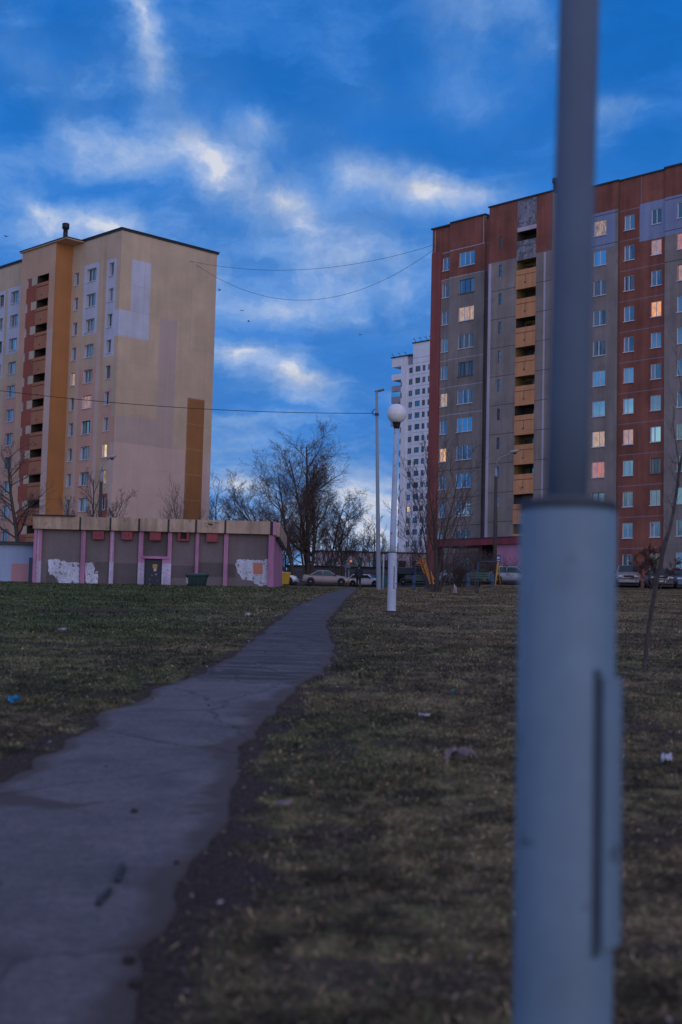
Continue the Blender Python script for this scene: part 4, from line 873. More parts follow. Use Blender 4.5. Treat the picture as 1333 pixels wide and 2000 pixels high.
for (a, b, rad) in [((1326, 950), (1318, 790), .013), ((1333, 905), (1310, 900), .009), ((1316, 1000), (1300, 962), .007), ((1345, 840), (1325, 700), .011), ((1326, 950), (1296, 905), .006), ((1322, 970), (1330, 870), .007), ((1300, 1048), (1298, 985), .004), ((1320, 985), (1305, 975), .005), ((1345, 840), (1380, 700), .011), ((1352, 760), (1350, 620), .009), ((1320, 860), (1303, 822), .004), ((1318, 820), (1326, 760), .004), ((1325, 730), (1315, 660), .004)]:
    p_, q_ = at(*a, YS)-sb, at(*b, YS)-sb; p_.y = q_.y = 0; q_.y = r.uniform(-.3, .3)
    pts = whip(p_, q_, rad)
    for k in range(3): s_ = pts[1+k]; whip(s_, s_+Vector((r.uniform(-.25, .25), r.uniform(-.2, .2), r.uniform(.1, .3))), .003, 2)
tb.build('trunk', bark2, lt); cb.build('crown', bark2, lt)

# ------------------------------------------------------------------ lamps, masts, cables
polep = wallm('blue_grey_pole_paint', (.205, .30, .385), .18, .36, .1, 5.0, .1); polep.node_tree.nodes['Principled BSDF'].inputs['Roughness'].default_value = .5
polef = wallm('pale_lamp_paint', (.52, .58, .70), .2, .22, .12, 9.0, .15)
chips(polep, .63, .6); chips(polef, .625); chips(peel, .5, .8, 1.4, (.12, .10, .10)); chips(red, .63, .45, .9, (.12, .08, .075)); chips(grey, .62, .4, .8, (.13, .11, .11)); chips(orange, .62, .5, 1.5, (.25, .16, .10))
rust = plain('rusty_dark_steel', (.04, .036, .04), .7, var=.4); opal = plain('opal_plastic_globe', (.78, .78, .80), .28, var=.03)
def globe_lamp(name, label, base, foot_h, r0, r1a, r1b, top, lean, globe_r, hatch, az, paint, paint2=None):
    t = thing(name, label, 'street lamp', base, 0, 'globe lamps along the path')
    f = MB(); f.lathe([(r0*1.16, -.3), (r0*1.16, .015), (r0*1.02, .03), (r0, .12), (r0, foot_h-.02), (r0*.97, foot_h)], (0, 0, 0), 40); f.build('foot_pipe', paint, t)
    c = MB(); c.lathe([(r0*2.6, -.1), (r0*2.2, -.01), (r0*1.5, .035), (r0*1.05, .05)], (0, 0, 0), 18); c.v = [(x*(1+.25*math.sin(5*math.atan2(y, x)+1)), y*(1+.25*math.sin(3*math.atan2(y, x))), z) for x, y, z in c.v]; c.build('soil_collar', plain('dark_soil_clod', (.03, .022, .018), .95), t)
    c = MB(); c.lathe([(r0*1.03, foot_h), (r0*1.03, foot_h+.018), (r1a*1.02, foot_h+.035)], (0, 0, 0), 40); c.build('collar', plain('grimy_collar', (.075, .085, .105), .7, var=.4), t)
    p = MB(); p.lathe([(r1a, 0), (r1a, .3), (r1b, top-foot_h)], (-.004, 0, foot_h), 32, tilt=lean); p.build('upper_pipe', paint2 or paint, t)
    z0, z1 = hatch; h = MB(); ring = []
    for zz in (z0, z1):
        a0, a1 = az; row = [(math.cos(a)*(r0+.018), math.sin(a)*(r0+.018)) for a in np.linspace(a0, a1, 9)]+[(math.cos(a)*(r0+.006), math.sin(a)*(r0+.006)) for a in np.linspace(a1, a0, 9)]
        ring.append([(x, y, zz) for x, y in row])
    h.loft(ring, 0, smooth=False); h.build('hatch_door', paint, t)
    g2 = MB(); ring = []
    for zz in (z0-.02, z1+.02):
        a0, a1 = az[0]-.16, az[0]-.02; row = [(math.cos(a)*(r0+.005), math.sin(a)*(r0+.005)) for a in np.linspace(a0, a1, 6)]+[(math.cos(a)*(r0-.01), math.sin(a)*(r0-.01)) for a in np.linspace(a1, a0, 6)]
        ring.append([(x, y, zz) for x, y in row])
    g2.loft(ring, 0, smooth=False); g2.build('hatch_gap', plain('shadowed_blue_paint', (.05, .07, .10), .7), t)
    X, Y = lean[0]*(top-foot_h), lean[1]*(top-foot_h)
    k = MB(); k.lathe([(r1b*1.15, -.06), (r1b*1.3, 0), (globe_r*.42, globe_r*.40), (globe_r*.45, globe_r*.46), (globe_r*.40, globe_r*.5)], (X, Y, top-.02), 24); k.build('holder', plain('black_lamp_holder', (.015, .015, .018), .45), t)
    gl = MB(); prof = [(max(.001, globe_r*math.sin(a)), -globe_r*math.cos(a)) for a in np.linspace(.42, math.pi, 22)]
    gl.lathe(prof, (X, Y, top+globe_r*1.34-.02), 40); gl.build('globe', opal, t)
    return t
nb_ = at(1103, 1600, 3.64); NB = Vector((nb_.x, 3.64, gz(nb_.x, 3.64)))
zst = at(1108, 995, 3.64).z - NB.z
globe_lamp('globe_lamp', 'very close pale grey lamp post with a thick lower pipe, crossing the whole right side', NB, zst, .123, .053, .053, zst+3.55, (.0155, 0), .283, (zst-1.08, zst-.425), (-.98, -.12), polep, wallm('shaded_upper_pipe_paint', (.135, .185, .255), .2, .3, .08, 5.0, .1))  # upper pipe: same paint darkened, its backlit shade put into the colour
fb = at(765, 1195, 40.3); FBp = Vector((fb.x, 40.3, gz(fb.x, 40.3))); zs2 = at(766, 1080, 40.3).z-FBp.z
globe_lamp('globe_lamp', 'slim pale lamp post with a white globe beside the footpath', FBp, zs2, .123, .088, .066, at(776, 832, 40.3).z-FBp.z, (.0095, 0), .283, (zs2-1.0, zs2-.4), (-1.1, -.25), polef)

mb_ = on(740, 98, 1152); t = thing('light_mast', 'tall thin grey mast with a flat lamp head, leaning slightly left', 'street lamp', mb_)
hh = at(736, 765, 98).z - mb_.z; p = MB(); p.lathe([(.17, -.3), (.165, .2), (.085, hh)], (0, 0, 0), 16, tilt=(-.032, 0)); p.build('mast', wallm('galvanised_mast', (.27, .32, .36), .15), t)
X = -.032*hh; h = MB(); h.bar((X-.15, 0, hh+.02), (X+.1, 0, hh+.04), .1, .1); h.bar((X+.08, 0, hh+.04), (X+.5, -.1, hh+.14), .26, .11); h.build('lamp_head', plain('grey_lamp_head', (.12, .13, .15), .4), t)
h = MB(); zc = at(735, 808, 98).z-mb_.z; h.tube([(X-.18, -.02, zc-.1), (X-.3, 0, zc+.1), (X-.12, 0, zc+.32), (X+.02, 0, zc+.3)], .03, 6); h.box(-.032*zc-.16, -.032*zc+.14, -.14, .14, zc-.12, zc+.02); h.build('cable_clamp', rust, t)
conc = wallm('old_concrete_post', (.085, .07, .07), .2); conel = plain('grey_sleeve', (.24, .27, .32), .5)
def street_light(label, base, ztop, reach, rise, g):
    t = thing('street_light', label, 'street lamp', base, 0, 'street lights on concrete posts'); h = ztop-base.z
    p = MB(); p.lathe([(.19, -.3), (.13, h)], (0, 0, 0), 10); p.build('post', conc, t)
    c = MB(); c.lathe([(.17, h-.1), (.15, h+.1), (.05, h+.75)], (0, 0, 0), 12); c.build('sleeve', conel, t)
    a = MB(); a.tube([(0, 0, h+.7), (.05, 0, h+1.2), (.25*reach, 0, h+1.2+.45*rise), (reach, 0, h+1.2+rise)], .035, 6); a.build('arm', conel, t)
    l = MB(); q = Vector((reach, 0, h+1.25+rise)); rings = []
    for (u, w_, hh_) in ((-.25, .06, .06), (-.1, .17, .12), (.2, .2, .15), (.45, .13, .10), (.55, .04, .04)): rings.append([(q.x+u, q.y+w_*math.cos(a_), q.z+u*.18+hh_*math.sin(a_)) for a_ in np.linspace(0, 2*math.pi, 12, endpoint=False)])
    l.loft(rings); l.build('lamp_head', plain('pale_lamp_head', (.30, .31, .33), .35), t); d = MB(); d.lathe([(.02, -.22), (.15, -.16), (.17, -.08)], (q.x+.2, q.y, q.z), 14); d.build('lamp_glass', plain('dark_lamp_glass', (.03, .03, .035), .2), t)
b0 = on(190, 116); street_light('street light on a dark concrete post standing behind the utility building', b0, at(194, 940, 116).z, .62, .75, 0)
b0 = on(966, 118, 1146); street_light('street light on a dark concrete post in front of the stair block', b0, at(968, 930, 118).z, 1.35, .85, 0)

cabm = plain('black_cable', (.012, .012, .014), .6)
def cable(label, a, b, sag, rad=.02):
    n = 40; m_ = MB(); m_.tube([a.lerp(b, i/n)-Vector((0, 0, sag*4*(i/n)*(1-i/n))) for i in range(n+1)], rad, 5)
    return tag(m_.build('overhead_cable', cabm), label, 'cable', 'overhead cables')
def lbw(u, v, z): return LB.matrix_basis @ Vector((u, v, z))
bpy.context.view_layer.update()
LBm = Matrix.Translation(LB.location) @ Matrix.Rotation(YAW, 4, 'Z'); RBm = Matrix.Translation(RB.location) @ Matrix.Rotation(YAW, 4, 'Z')
def world_at_z(px, py, Y): return at(px, py, Y)
cable('upper overhead cable strung between the two apartment blocks', LBm @ Vector((1.17, 9.25, ZL+3.19)), RBm @ Vector((-2.3, 0, ZR+3.0)), 1.75, .019)
cable('lower, deeper sagging cable strung between the two apartment blocks', LBm @ Vector((1.17, 10.1, ZL+2.96)), RBm @ Vector((-2.3, -.1, ZR+2.4)), 4.6, .019)
cable('taut cable running from the tall mast out of view to the left', at(731, 807, 98), at(-120, 747, 92), .55, .022)
for i, (px, py, d, lab) in enumerate([(429, 567, 120, 'dark bird close to the edge of the cream block'), (473, 607, 140, 'small bird left of the other flying pair member'), (486, 628, 130, 'small bird below the deep sagging cable'), (704, 654, 150, 'bird gliding high between the two blocks'), (12, 462, 110, 'bird high above the cream block at the far left')]):
    m_ = MB(); r = random.Random(i); tl = .12+.06*r.random()
    m_.loft([[(x, w_*math.cos(a), w_*.8*math.sin(a)) for a in np.linspace(0, 6.283, 8, endpoint=False)] for (x, w_) in ((-.2, .015), (-.12, .05), (0, .07), (.12, .05), (.17, .035), (.22, .01))])
    for s in (-1, 1):
        m_.poly([(.08, 0, .03), (.04, s*.2, .03+tl), (-.02, s*.42, .02+tl*.6), (-.1, s*.2, .02+tl*.8), (-.08, 0, .02)]); m_.poly([(.08, 0, .02), (-.08, 0, .01), (-.1, s*.2, .01+tl*.8), (-.02, s*.42, .01+tl*.6), (.04, s*.2, .02+tl)])
    m_.poly([(-.18, -.02, 0), (-.32, -.06, .0), (-.32, .06, .0), (-.18, .02, 0)])
    for i_v in range(len(m_.v)): m_.v[i_v] = tuple(c_*.6 for c_ in m_.v[i_v])
    tag(m_.build('bird', plain('dark_feathers', (.02, .02, .025), .8), None, at(px, py, d), (0, .2*r.uniform(-1, 1), r.uniform(0, 6))), lab, 'bird', 'birds in the evening sky')

# ------------------------------------------------------------------ vehicles
tyre = plain('tyre_rubber', (.015, .015, .016), .85); rimm = plain('alloy_rim', (.42, .42, .45), .3, .8, var=.1); cgl = glassm('car_glass', refl=.13, light=(.010, .016, .018), tint=(.22, .62, .62), rnd=.06); blackp = plain('black_trim', (.014, .014, .015), .5)
headl = plain('headlight_lens', (.55, .57, .6), .1, var=.05, coat=.5); taill = plain('tail_light_lens', (.30, .02, .02), .2); plate = plain('number_plate', (.55, .55, .58), .4, var=.05); chrome = plain('chrome_trim', (.6, .6, .62), .2, .9, var=.05)
def paint(n, c, metal=.5, rough=.3): 
    return plain(n, c, .38, min(metal, .15), var=.08, scale=1.5, coat=.25)
def car(label, loc, rz, col, L=4.5, W=1.76, H=1.45, belt=.9, hood=.98, ws0=1.05, ws1=1.75, rf1=3.15, rf0=4.0, tail=.98, group='cars parked along the road', lift=.0, name='parked_car', grille=False, cgl=cgl):
    """side profile: hood height, windscreen base/top, roof end, rear window base (distances from the nose), tail height"""
    t = thing(name, label, 'car', loc, rz, group); hw = W/2; r_ = .32+lift*.4; wx = (.82, L-.78)
    def topz(x):
        if x < .12: return .62+(x/.12)*.1
        if x < ws0: return .72+(hood-.72)*min(1, ((x-.12)/(ws0-.12))**.55)
        if x < rf0: return belt+.06
        return belt+.06+(tail-belt-.06)*min(1, (x-rf0)/max(.05, L-rf0-.06)*1.0) if x < L-.05 else tail-.1
    b = MB(); rings = []
    for x in (0, .05, .14, .35, .6, ws0, 1.5, 2.2, 3.0, 3.5, max(rf0-.1, 3.6), min(rf0+.15, L-.2), L-.16, L-.05, L):
        e = min(x, L-x); k = 1-.16*max(0, 1-e/.42)**1.6; w = hw*k; zb = .20+lift+(.12*max(0, 1-e/.2)); zt = topz(x)
        half = [(w*.80, zb), (w*.95, zb+.06), (w, zb+.22), (w, (zb+zt)/2+.04), (w*.985, zt-.14), (w*.93, zt-.03), (w*.70, zt+.0), (w*.3, zt+.02)]
        rings.append([(L/2-x, y, z) for y, z in half]+[(L/2-x, -y, z) for y, z in half[::-1]])
    b.loft(rings); body = b.build('body', col, t)
    # cabin
    g = MB(); wb, wr = hw*.955, hw*.72; zb = belt+.0
    def sec(x, zt):
        f = (zt-zb)/max(.01, H-zb); wt = wb+(wr-wb)*f
        return [(L/2-x, wb, zb), (L/2-x, wt, zt-.05*f), (L/2-x, wt*.86, zt), (L/2-x, 0, zt+.015*f), (L/2-x, -wt*.86, zt), (L/2-x, -wt, zt-.05*f), (L/2-x, -wb, zb)]
    xm = (ws1+rf1)/2
    g.loft([sec(ws0, zb+.03), sec(ws0+(ws1-ws0)*.5, zb+(H-zb)*.54), sec(ws1, H-.035), sec(xm, H), sec(rf1, H-.03), sec(rf1+(rf0-rf1)*.5, zb+(H-zb)*.52), sec(rf0, zb+.03)], close=True)
    g.build('roof', col, t)
    # glazing sits 5 mm proud of the cabin
    def sy(x, z, s): return s*(wb+(wr-wb)*(z-zb)/(H-zb)+.006)
    def xf(z): return ws0+(ws1-ws0)*(z-zb)/(H-zb)
    def xr(z): return rf0-(rf0-rf1)*(z-zb)/(H-zb)
    z0, z1 = zb+.07, H-.11; xb = xm+.05
    for s in (-1, 1):
        for (fa, fb_) in ((lambda z: xf(z)+.16, lambda z: xb-.04), (lambda z: xb+.04, lambda z: xr(z)-.16)):
            q = [(L/2-fa(z0), sy(0, z0, s), z0), (L/2-fb_(z0), sy(0, z0, s), z0), (L/2-fb_(z1), sy(0, z1, s), z1), (L/2-fa(z1), sy(0, z1, s), z1)]
            m_ = MB(); m_.poly(q if s < 0 else q[::-1]); n_ = [(x, y-s*.004, z) for x, y, z in q]; m_.poly(n_[::-1] if s < 0 else n_); m_.build('side_window', cgl, t)
    def slab(x0_, x1_, nm, off):
        za, zc = zb+.08, H-.09; f = lambda z: wb+(wr-wb)*(z-zb)/(H-zb)-.10
        xa, xc = x0_(za), x0_(zc); q = [(L/2-xa+off, -f(za), za), (L/2-xa+off, f(za), za), (L/2-xc+off, f(zc), zc+.03), (L/2-xc+off, -f(zc), zc+.03)]
        if off < 0: q = q[::-1]
        m_ = MB(); m_.poly(q); m_.poly([(x-off*.3, y, z) for x, y, z in q][::-1]); m_.build(nm, cgl, t)
    slab(xf, None, 'windscreen', .075); slab(xr, None, 'rear_window', -.075)
    for x in wx:
        for s in (-1, 1):
            a = MB(); a.lathe([(r_+.07, -.004), (r_+.07, .006)], (0, 0, 0), 22); ar = a.build('wheel_arch', blackp, t, (L/2-x, s*(hw-.004), r_+.03), (math.pi/2, 0, 0))
            k = MB(); k.lathe([(r_*.8, -.1), (r_*.98, -.09), (r_, -.05), (r_, .05), (r_*.98, .09), (r_*.7, .1)], (0, 0, 0), 24)
            wh = k.build('wheel', tyre, t, (L/2-x, s*(hw-.075), r_), (math.pi/2*s*-1, 0, 0))
            m_ = MB(); m_.lathe([(r_*.66, .085), (r_*.62, .098), (r_*.2, .09), (r_*.12, .11)], (0, 0, 0), 20); m_.build('rim', rimm, wh)
    for s in (-1, 1):
        m_ = MB(); m_.box(L/2-.26, L/2-.035, s*hw*.64-.19, s*hw*.64+.19, hood-.36, hood-.21); bevel(m_.build('headlight', headl, t), .04)
        m_ = MB(); m_.box(-L/2-.012, -L/2+.22, s*hw*.70-.13, s*hw*.70+.13, tail-.30, tail-.12); bevel(m_.build('tail_light', taill, t), .03)
        m_ = MB(); xmr = L/2-ws0-.28; m_.box(xmr-.08, xmr+.08, s*(hw+.02), s*(hw+.2) , belt+.03, belt+.17) if s > 0 else m_.box(xmr-.08, xmr+.08, s*(hw+.2), s*(hw+.02), belt+.03, belt+.17); bevel(m_.build('mirror', blackp, t), .03)
        m_ = MB(); 
        for xh in (xb+.0, xr(z0)-.35): m_.bar((L/2-xh-.1, s*(hw+.012), belt-.1), (L/2-xh+.06, s*(hw+.012), belt-.1), .02, .03)
        m_.build('door_handle', col, t)
    m_ = MB(); m_.box(-L/2+.25, L/2-.22, -hw*.86, hw*.86, .05+lift*.2, .34+lift); m_.build('underbody', blackp, t)
    m_ = MB(); m_.box(L/2-.03, L/2+.03, -hw*.82, hw*.82, .24+lift*.5, .52); bevel(m_.build('bumper', col, t), .02)
    m_ = MB(); m_.box(-L/2-.035, -L/2+.03, -hw*.84, hw*.84, .34+lift*.6, .56); bevel(m_.build('bumper', col, t), .02)
    m_ = MB(); m_.box(L/2-.03, L/2+.026, -hw*.44, hw*.44, hood-.38, hood-.2, 0); 
    if grille:
        m_.box(L/2-.02, L/2+.035, -hw*.48, hw*.48, hood-.21, hood-.18, 1); m_.box(L/2-.02, L/2+.035, -hw*.48, hw*.48, hood-.4, hood-.375, 1)
        for q in (-.46, .43): m_.box(L/2-.02, L/2+.034, hw*q, hw*q+.03, hood-.375, hood-.21, 1)
    m_.build('grille', [blackp, chrome], t)
    m_ = MB(); m_.box(L/2+.032, L/2+.044, -.26, .26, .37+lift*.6, .48); m_.box(-L/2-.05, -L/2-.037, -.26, .26, .38+lift*.6, .49); m_.build('number_plate', plate, t)
    return t
silver = paint('warm_silver_paint', (.30, .25, .25)); white = paint('white_car_paint', (.72, .72, .76)); dgreen = paint('dark_green_van_paint', (.010, .026, .030)); lsilver = paint('light_silver_paint', (.32, .36, .41)); beige = paint('silver_beige_paint', (.32, .285, .28)); dkgrey = paint('dark_grey_paint', (.05, .047, .055), .4)
def rd(px, Y): p = on(px, Y); p.z += .09; return p
car('silver four-door saloon parked side-on under the tallest bare tree', rd(637, 138), 0.02, silver, L=4.55, H=1.46, ws0=1.15, ws1=2.05, rf1=3.1, rf0=4.0, tail=1.0)
car('small white estate car seen behind the walking person', rd(716, 158), -.35, white, L=4.2, H=1.42, ws0=1.1, ws1=1.7, rf1=3.5, rf0=4.05, tail=.95)
car('white car half hidden behind the pink end pilaster', rd(541, 140), -.1, white, L=4.2, H=1.45)
car('dark green minivan parked side-on beyond the globe lamp', rd(818, 148), -.06, dgreen, L=4.75, W=1.85, H=1.85, belt=1.06, hood=1.08, ws0=.75, ws1=1.55, rf1=4.45, rf0=4.7, tail=1.2, name='parked_van', cgl=glassm('van_glass', refl=.06, light=(.01, .016, .018), tint=(.2, .5, .55), rnd=.04))
car('light silver hatchback parked beside the pink entrance wall', rd(1000, 121), -.12, lsilver, L=4.0, W=1.7, H=1.5, ws0=.95, ws1=1.6, rf1=3.2, rf0=3.8, tail=1.1)
car('pale car mostly hidden by the tangled shrub', rd(902, 130), -.3, lsilver, L=4.2, H=1.4)
car('silver off-roader parked facing the lawn, just right of the tall pole', on(1225, 110, 1148)+Vector((0, 0, .02)), -1.72, beige, L=4.5, W=1.84, H=1.72, belt=1.08, hood=1.06, ws0=1.15, ws1=1.75, rf1=4.0, rf0=4.35, tail=1.15, lift=.12, grille=True)
car('dark saloon parked facing the lawn behind the leaning sapling', on(1288, 103, 1149)+Vector((0, 0, .02)), -1.70, dkgrey, L=4.7, W=1.84, H=1.44, grille=True)
car('blue-grey car at the right edge of the parked row', on(1334, 108, 1150)+Vector((0, 0, .02)), -1.65, paint('blue_grey_paint', (.06, .10, .17)), L=4.3, W=1.75, H=1.45)

# ------------------------------------------------------------------ bins, playground, small things
b0 = on(385, 90, 1150); t = thing('wheeled_container', 'dark green wheeled rubbish container with a half-open lid standing on the lawn', 'rubbish bin', b0, -.05)
f = MB(); bw = .74; gp = plain('dark_green_plastic', (.008, .038, .028), .5, var=.3); gl2 = plain('green_lid_plastic', (.02, .07, .065), .4, var=.2)
f.loft([[(-.58, -.36, .06), (.52, -.36, .06), (.52, .36, .06), (-.58, .36, .06)], [(-.66, -.44, .62), (.60, -.44, .62), (.60, .44, .62), (-.66, .44, .62)], [(-.70, -.47, .64), (.66, -.47, .64), (.66, .47, .64), (-.70, .47, .64)], [(-.70, -.47, .70), (.66, -.47, .70), (.66, .47, .70), (-.70, .47, .70)]], smooth=False)
for q in (-.4, -.13, .13, .4): f.box(q-.02, q+.02, -.445, -.37, .12, .6)
f.build('body', gp, t)
f = MB(); rings = []
for i in range(7): a = i/6; rings.append([(-.74+1.5*a, y, .72+.10*math.sin(a*math.pi)*(1-(y/.5)**2)+.03*a) for y in (-.5, -.25, 0, .25, .5)]+[(-.74+1.5*a, y, .70+.10*math.sin(a*math.pi)*(1-(y/.5)**2)+.03*a) for y in (.5, .25, 0, -.25, -.5)])
f.loft(rings); f.build('lid', gl2, t)
for (x, y) in ((-.45, -.3), (.4, -.3), (-.45, .3), (.4, .3)):
    f = MB(); f.lathe([(.08, -.03), (.08, .03)], (0, 0, 0), 12); f.build('wheel', tyre, t, (x, y, .08), (math.pi/2, 0, 0))
f = MB(); f.box(-.64, -.59, -.5, -.455, .2, .55); f.box(-.56, -.50, -.5, -.46, .15, .5); f.build('side_bracket', plain('worn_white_mark', (.4, .4, .42), .6), t)
b0 = rd(556, 122); t = thing('recycling_container', 'yellow plastic recycling container behind the end of the utility building', 'rubbish bin', b0)
f = MB(); yp = plain('yellow_plastic', (.55, .33, .02), .45, var=.15)
f.loft([[(-.36, -.35, .05), (.36, -.35, .05), (.36, .35, .05), (-.36, .35, .05)], [(-.46, -.42, .92), (.46, -.42, .92), (.46, .42, .92), (-.46, .42, .92)]], smooth=False); f.box(-.48, .48, -.44, .44, .9, .96); f.build('body', yp, t)
f = MB(); rings = [[(x, -.46, .962), (x, -.3, 1.05), (x, 0, 1.10), (x, .3, 1.05), (x, .46, .962)] for x in (-.5, 0, .5)]; f.loft(rings); f.build('lid', yp, t)

bluep = plain('blue_playground_paint', (.010, .06, .15), .5, var=.25); greenp = plain('green_playground_paint', (.008, .085, .068), .4, var=.25); yelp = plain('yellow_playground_paint', (.52, .27, .04), .45, var=.25)
q0 = on(950, 101, 1147)
def rel(px, py, Y, o): v = at(px, py, Y); return Vector((v.x-o.x, Y-o.y, v.z-o.z))
t = thing('swing_frame', 'metal swing frame with blue legs and crossbar and a yellow end leg', 'swing', q0)
f = MB(); f.tube([rel(932, 1147, 101, q0), rel(934, 1097, 101, q0)], .045, 8); f.tube([rel(937, 1147, 102.4, q0), rel(934.5, 1097, 101, q0)], .045, 8); f.tube([rel(933, 1097, 101, q0), rel(973, 1097, 101, q0)], .05, 8); f.build('blue_frame', bluep, t)
f = MB(); f.tube([rel(967, 1148, 100.5, q0)-Vector((0, 0, .1)), rel(973, 1097, 101, q0)], .055, 8); f.tube([rel(978, 1147, 102, q0), rel(973.5, 1097, 101, q0)], .045, 8); f.build('yellow_leg', yelp, t)
f = MB(); f.tube([rel(949, 1097, 101, q0), rel(938, 1128, 101, q0)], .014, 5); f.tube([rel(957, 1097, 101, q0), rel(946, 1128, 101, q0)], .014, 5); f.build('chain', rust, t)
v1, v2 = rel(937, 1128, 101, q0), rel(947, 1128, 101, q0); f = MB(); f.box(v1.x, v2.x, -.12, .12, v1.z-.04, v1.z); f.build('seat', blackp, t)
def bench(label, pxl, pxr, Y, py):
    a, b = at(pxl, py, Y), at(pxr, py, Y); o = Vector(((a.x+b.x)/2, Y, gz((a.x+b.x)/2, Y))); w_ = (b.x-a.x)/2; t = thing('playground_bench', label, 'bench', o, 0, 'painted benches in the playground')
    for s in (-1, 1):
        f = MB(); f.box(s*w_-.12, s*w_+.12, -.06, .06, -.1, 1.0); f.box(s*w_-.08, s*w_+.08, -.35, .35, .38, .45); f.build('end_panel', bluep, t)
    f = MB()
    for z in (.62, .78, .94): f.box(-w_+.12, w_-.12, .02, .06, z, z+.11)
    f.tube([(w_*.25+.22*math.cos(a_), .04, 1.05+.16*math.sin(a_)) for a_ in np.linspace(0, math.pi, 9)], .03, 6); f.tube([(-w_*.55+.2*math.cos(a_), .04, 1.02+.14*math.sin(a_)) for a_ in np.linspace(0, math.pi, 9)], .025, 6); f.build('backrest', greenp, t)
    f = MB()
    for y in (-.32, -.17, -.02): f.box(-w_+.12, w_-.12, y, y+.12, .45, .49)
    f.build('seat', greenp, t)
bench('green slatted playground bench with blue ends under the swing frame', 915, 962, 98, 1146); bench('green playground bench with a blue end in front of the dark green van', 809, 834, 104, 1146)
# slide
q0 = on(838, 106, 1145); t = thing('playground_slide', 'orange playground slide with a small peaked roof behind the many-stemmed tree', 'slide', q0)
orp = plain('orange_slide_paint', (.80, .30, .06), .4, var=.5, scale=9.0)  # bright orange base colour, broken up by noise
a, b = rel(822, 1096, 104, q0), rel(845, 1141, 103, q0); f = MB(); dn = (b-a).normalized(); 
f.bar(a, b, .5, .03); 
for s in (-1, 1): f.bar(a+Vector((0, s*.26, .2)), b+Vector((0, s*.26, .2)), .03, .5)
f.build('chute', orp, t)
f = MB(); c = rel(822, 1105, 106, q0); f.bar(c+Vector((-.45, -.4, 0)), c+Vector((0, -.4, .62)), .04, .04); 
f.poly([c+Vector((-.5, -.45, 0)), c+Vector((.5, -.45, 0)), c+Vector((0.05, -.45, .68))]); f.poly([c+Vector((.5, .45, 0)), c+Vector((-.5, .45, 0)), c+Vector((.05, .45, .68))]); f.quad(c+Vector((.5, -.45, 0)), c+Vector((.5, .45, 0)), c+Vector((.05, .45, .68)), c+Vector((.05, -.45, .68))); f.quad(c+Vector((-.5, .45, 0)), c+Vector((-.5, -.45, 0)), c+Vector((.05, -.45, .68)), c+Vector((.05, .45, .68))); f.build('roof', plain('orange_brown_roof', (.38, .16, .05), .6, var=.3), t)
for (x, y) in ((-.4, -.4), (.4, -.4), (-.4, .4), (.4, .4)):
    f = MB(); f.box(c.x+x-.04, c.x+x+.04, y-.04, y+.04, -.1, c.z); f.build('post', bluep, t)
f = MB(); f.box(c.x-.45, c.x+.45, -.45, .45, a.z-.2, a.z-.14); f.build('platform', greenp, t)

# white stakes, slab, sign posts
for i, (px, h, lab) in enumerate([(886.5, .5, 'thicker of two whitewashed stakes by the shrub stem'), (891.5, .42, 'thinner of two whitewashed stakes by the shrub stem')]):
    b0 = on(px, 82, 1163); m_ = MB(); m_.loft([[(w_*x, w_*y, z) for x, y in ((-1, -1), (1, -1), (1, 1), (-1, 1))] for (w_, z) in ((.04-.012*i, -.1), (.035-.01*i, h-.06), (.012, h))], smooth=False)
    tag(m_.build('wooden_stake', plain('whitewashed_wood', (.45, .42, .45), .8, var=.3), None, b0, (0, .08*(1-2*i), 0)), lab, 'stake', 'whitewashed stakes')
b0 = hit(190, 1194); t = thing('concrete_slab', 'cracked dark concrete slab lying in the grass in front of the utility building', 'slab', b0+Vector((0, 0, .0)), .08)
for (a, b, y, z) in ((-.85, -.1, -.12, .03), (-.12, .82, .08, .05)): m_ = MB(); m_.box(a, b, y-.25, y+.25, -.05, z); bevel(m_.build('broken_piece', wallm('dark_old_concrete', (.07, .062, .066), .1, .3, .3), t), .015)
for i, (px, Y, top, lab) in enumerate([(674.5, 160, 1104, 'pale blue sign post left of the walking person'), (681, 164, 1106, 'thin sign post nearest the walking person')]):
    b0 = on(px, Y); t = thing('sign_post', lab, 'sign', b0, 0, 'sign posts by the road'); h = at(px, top, Y).z-b0.z
    f = MB(); f.tube([(0, 0, -.2), (0, 0, h)], .07, 8); f.build('post', plain('pale_blue_post', (.30, .38, .45), .5), t); f = MB(); f.lathe([(.30-.08*i, -.012), (.30-.08*i, .012)], (0, 0, 0), 20); f.build('sign_plate', plain('grey_sign_back', (.30, .33, .38), .5), t, (0, -.1, h), (math.pi/2, 0, 0))
b0 = on(684, 176); t = thing('sodium_lamp', 'distant lit orange street lamp above the walking person', 'street lamp', b0); h = at(684, 1096, 176).z-b0.z
f = MB(); f.tube([(0, 0, -.2), (0, 0, h)], .06, 8); f.build('post', rust, t); f = MB(); f.lathe([(.02, -.16), (.16, -.08), (.17, .04), (.05, .15)], (0, 0, h), 14); f.build('lamp_head', emit('sodium_glow', (1, .33, .09), .6), t)
b0 = rd(682, 156); t = thing('road_lantern', 'low yellow lit lantern by the white estate car', 'lantern', b0); h = at(682, 1133, 156).z-b0.z
f = MB(); f.tube([(0, 0, -.1), (0, 0, h)], .05, 8); f.build('post', rust, t); f = MB(); f.lathe([(.05, -.1), (.13, -.08), (.14, .08), (.05, .1)], (0, 0, h), 14); f.build('lamp_head', emit('yellow_lantern_glow', (1, .62, .12), .45), t)
p = on(757, 150); t = thing('transformer_cabinet', 'teal metal cabinet between the mast and the globe lamp', 'cabinet', p)
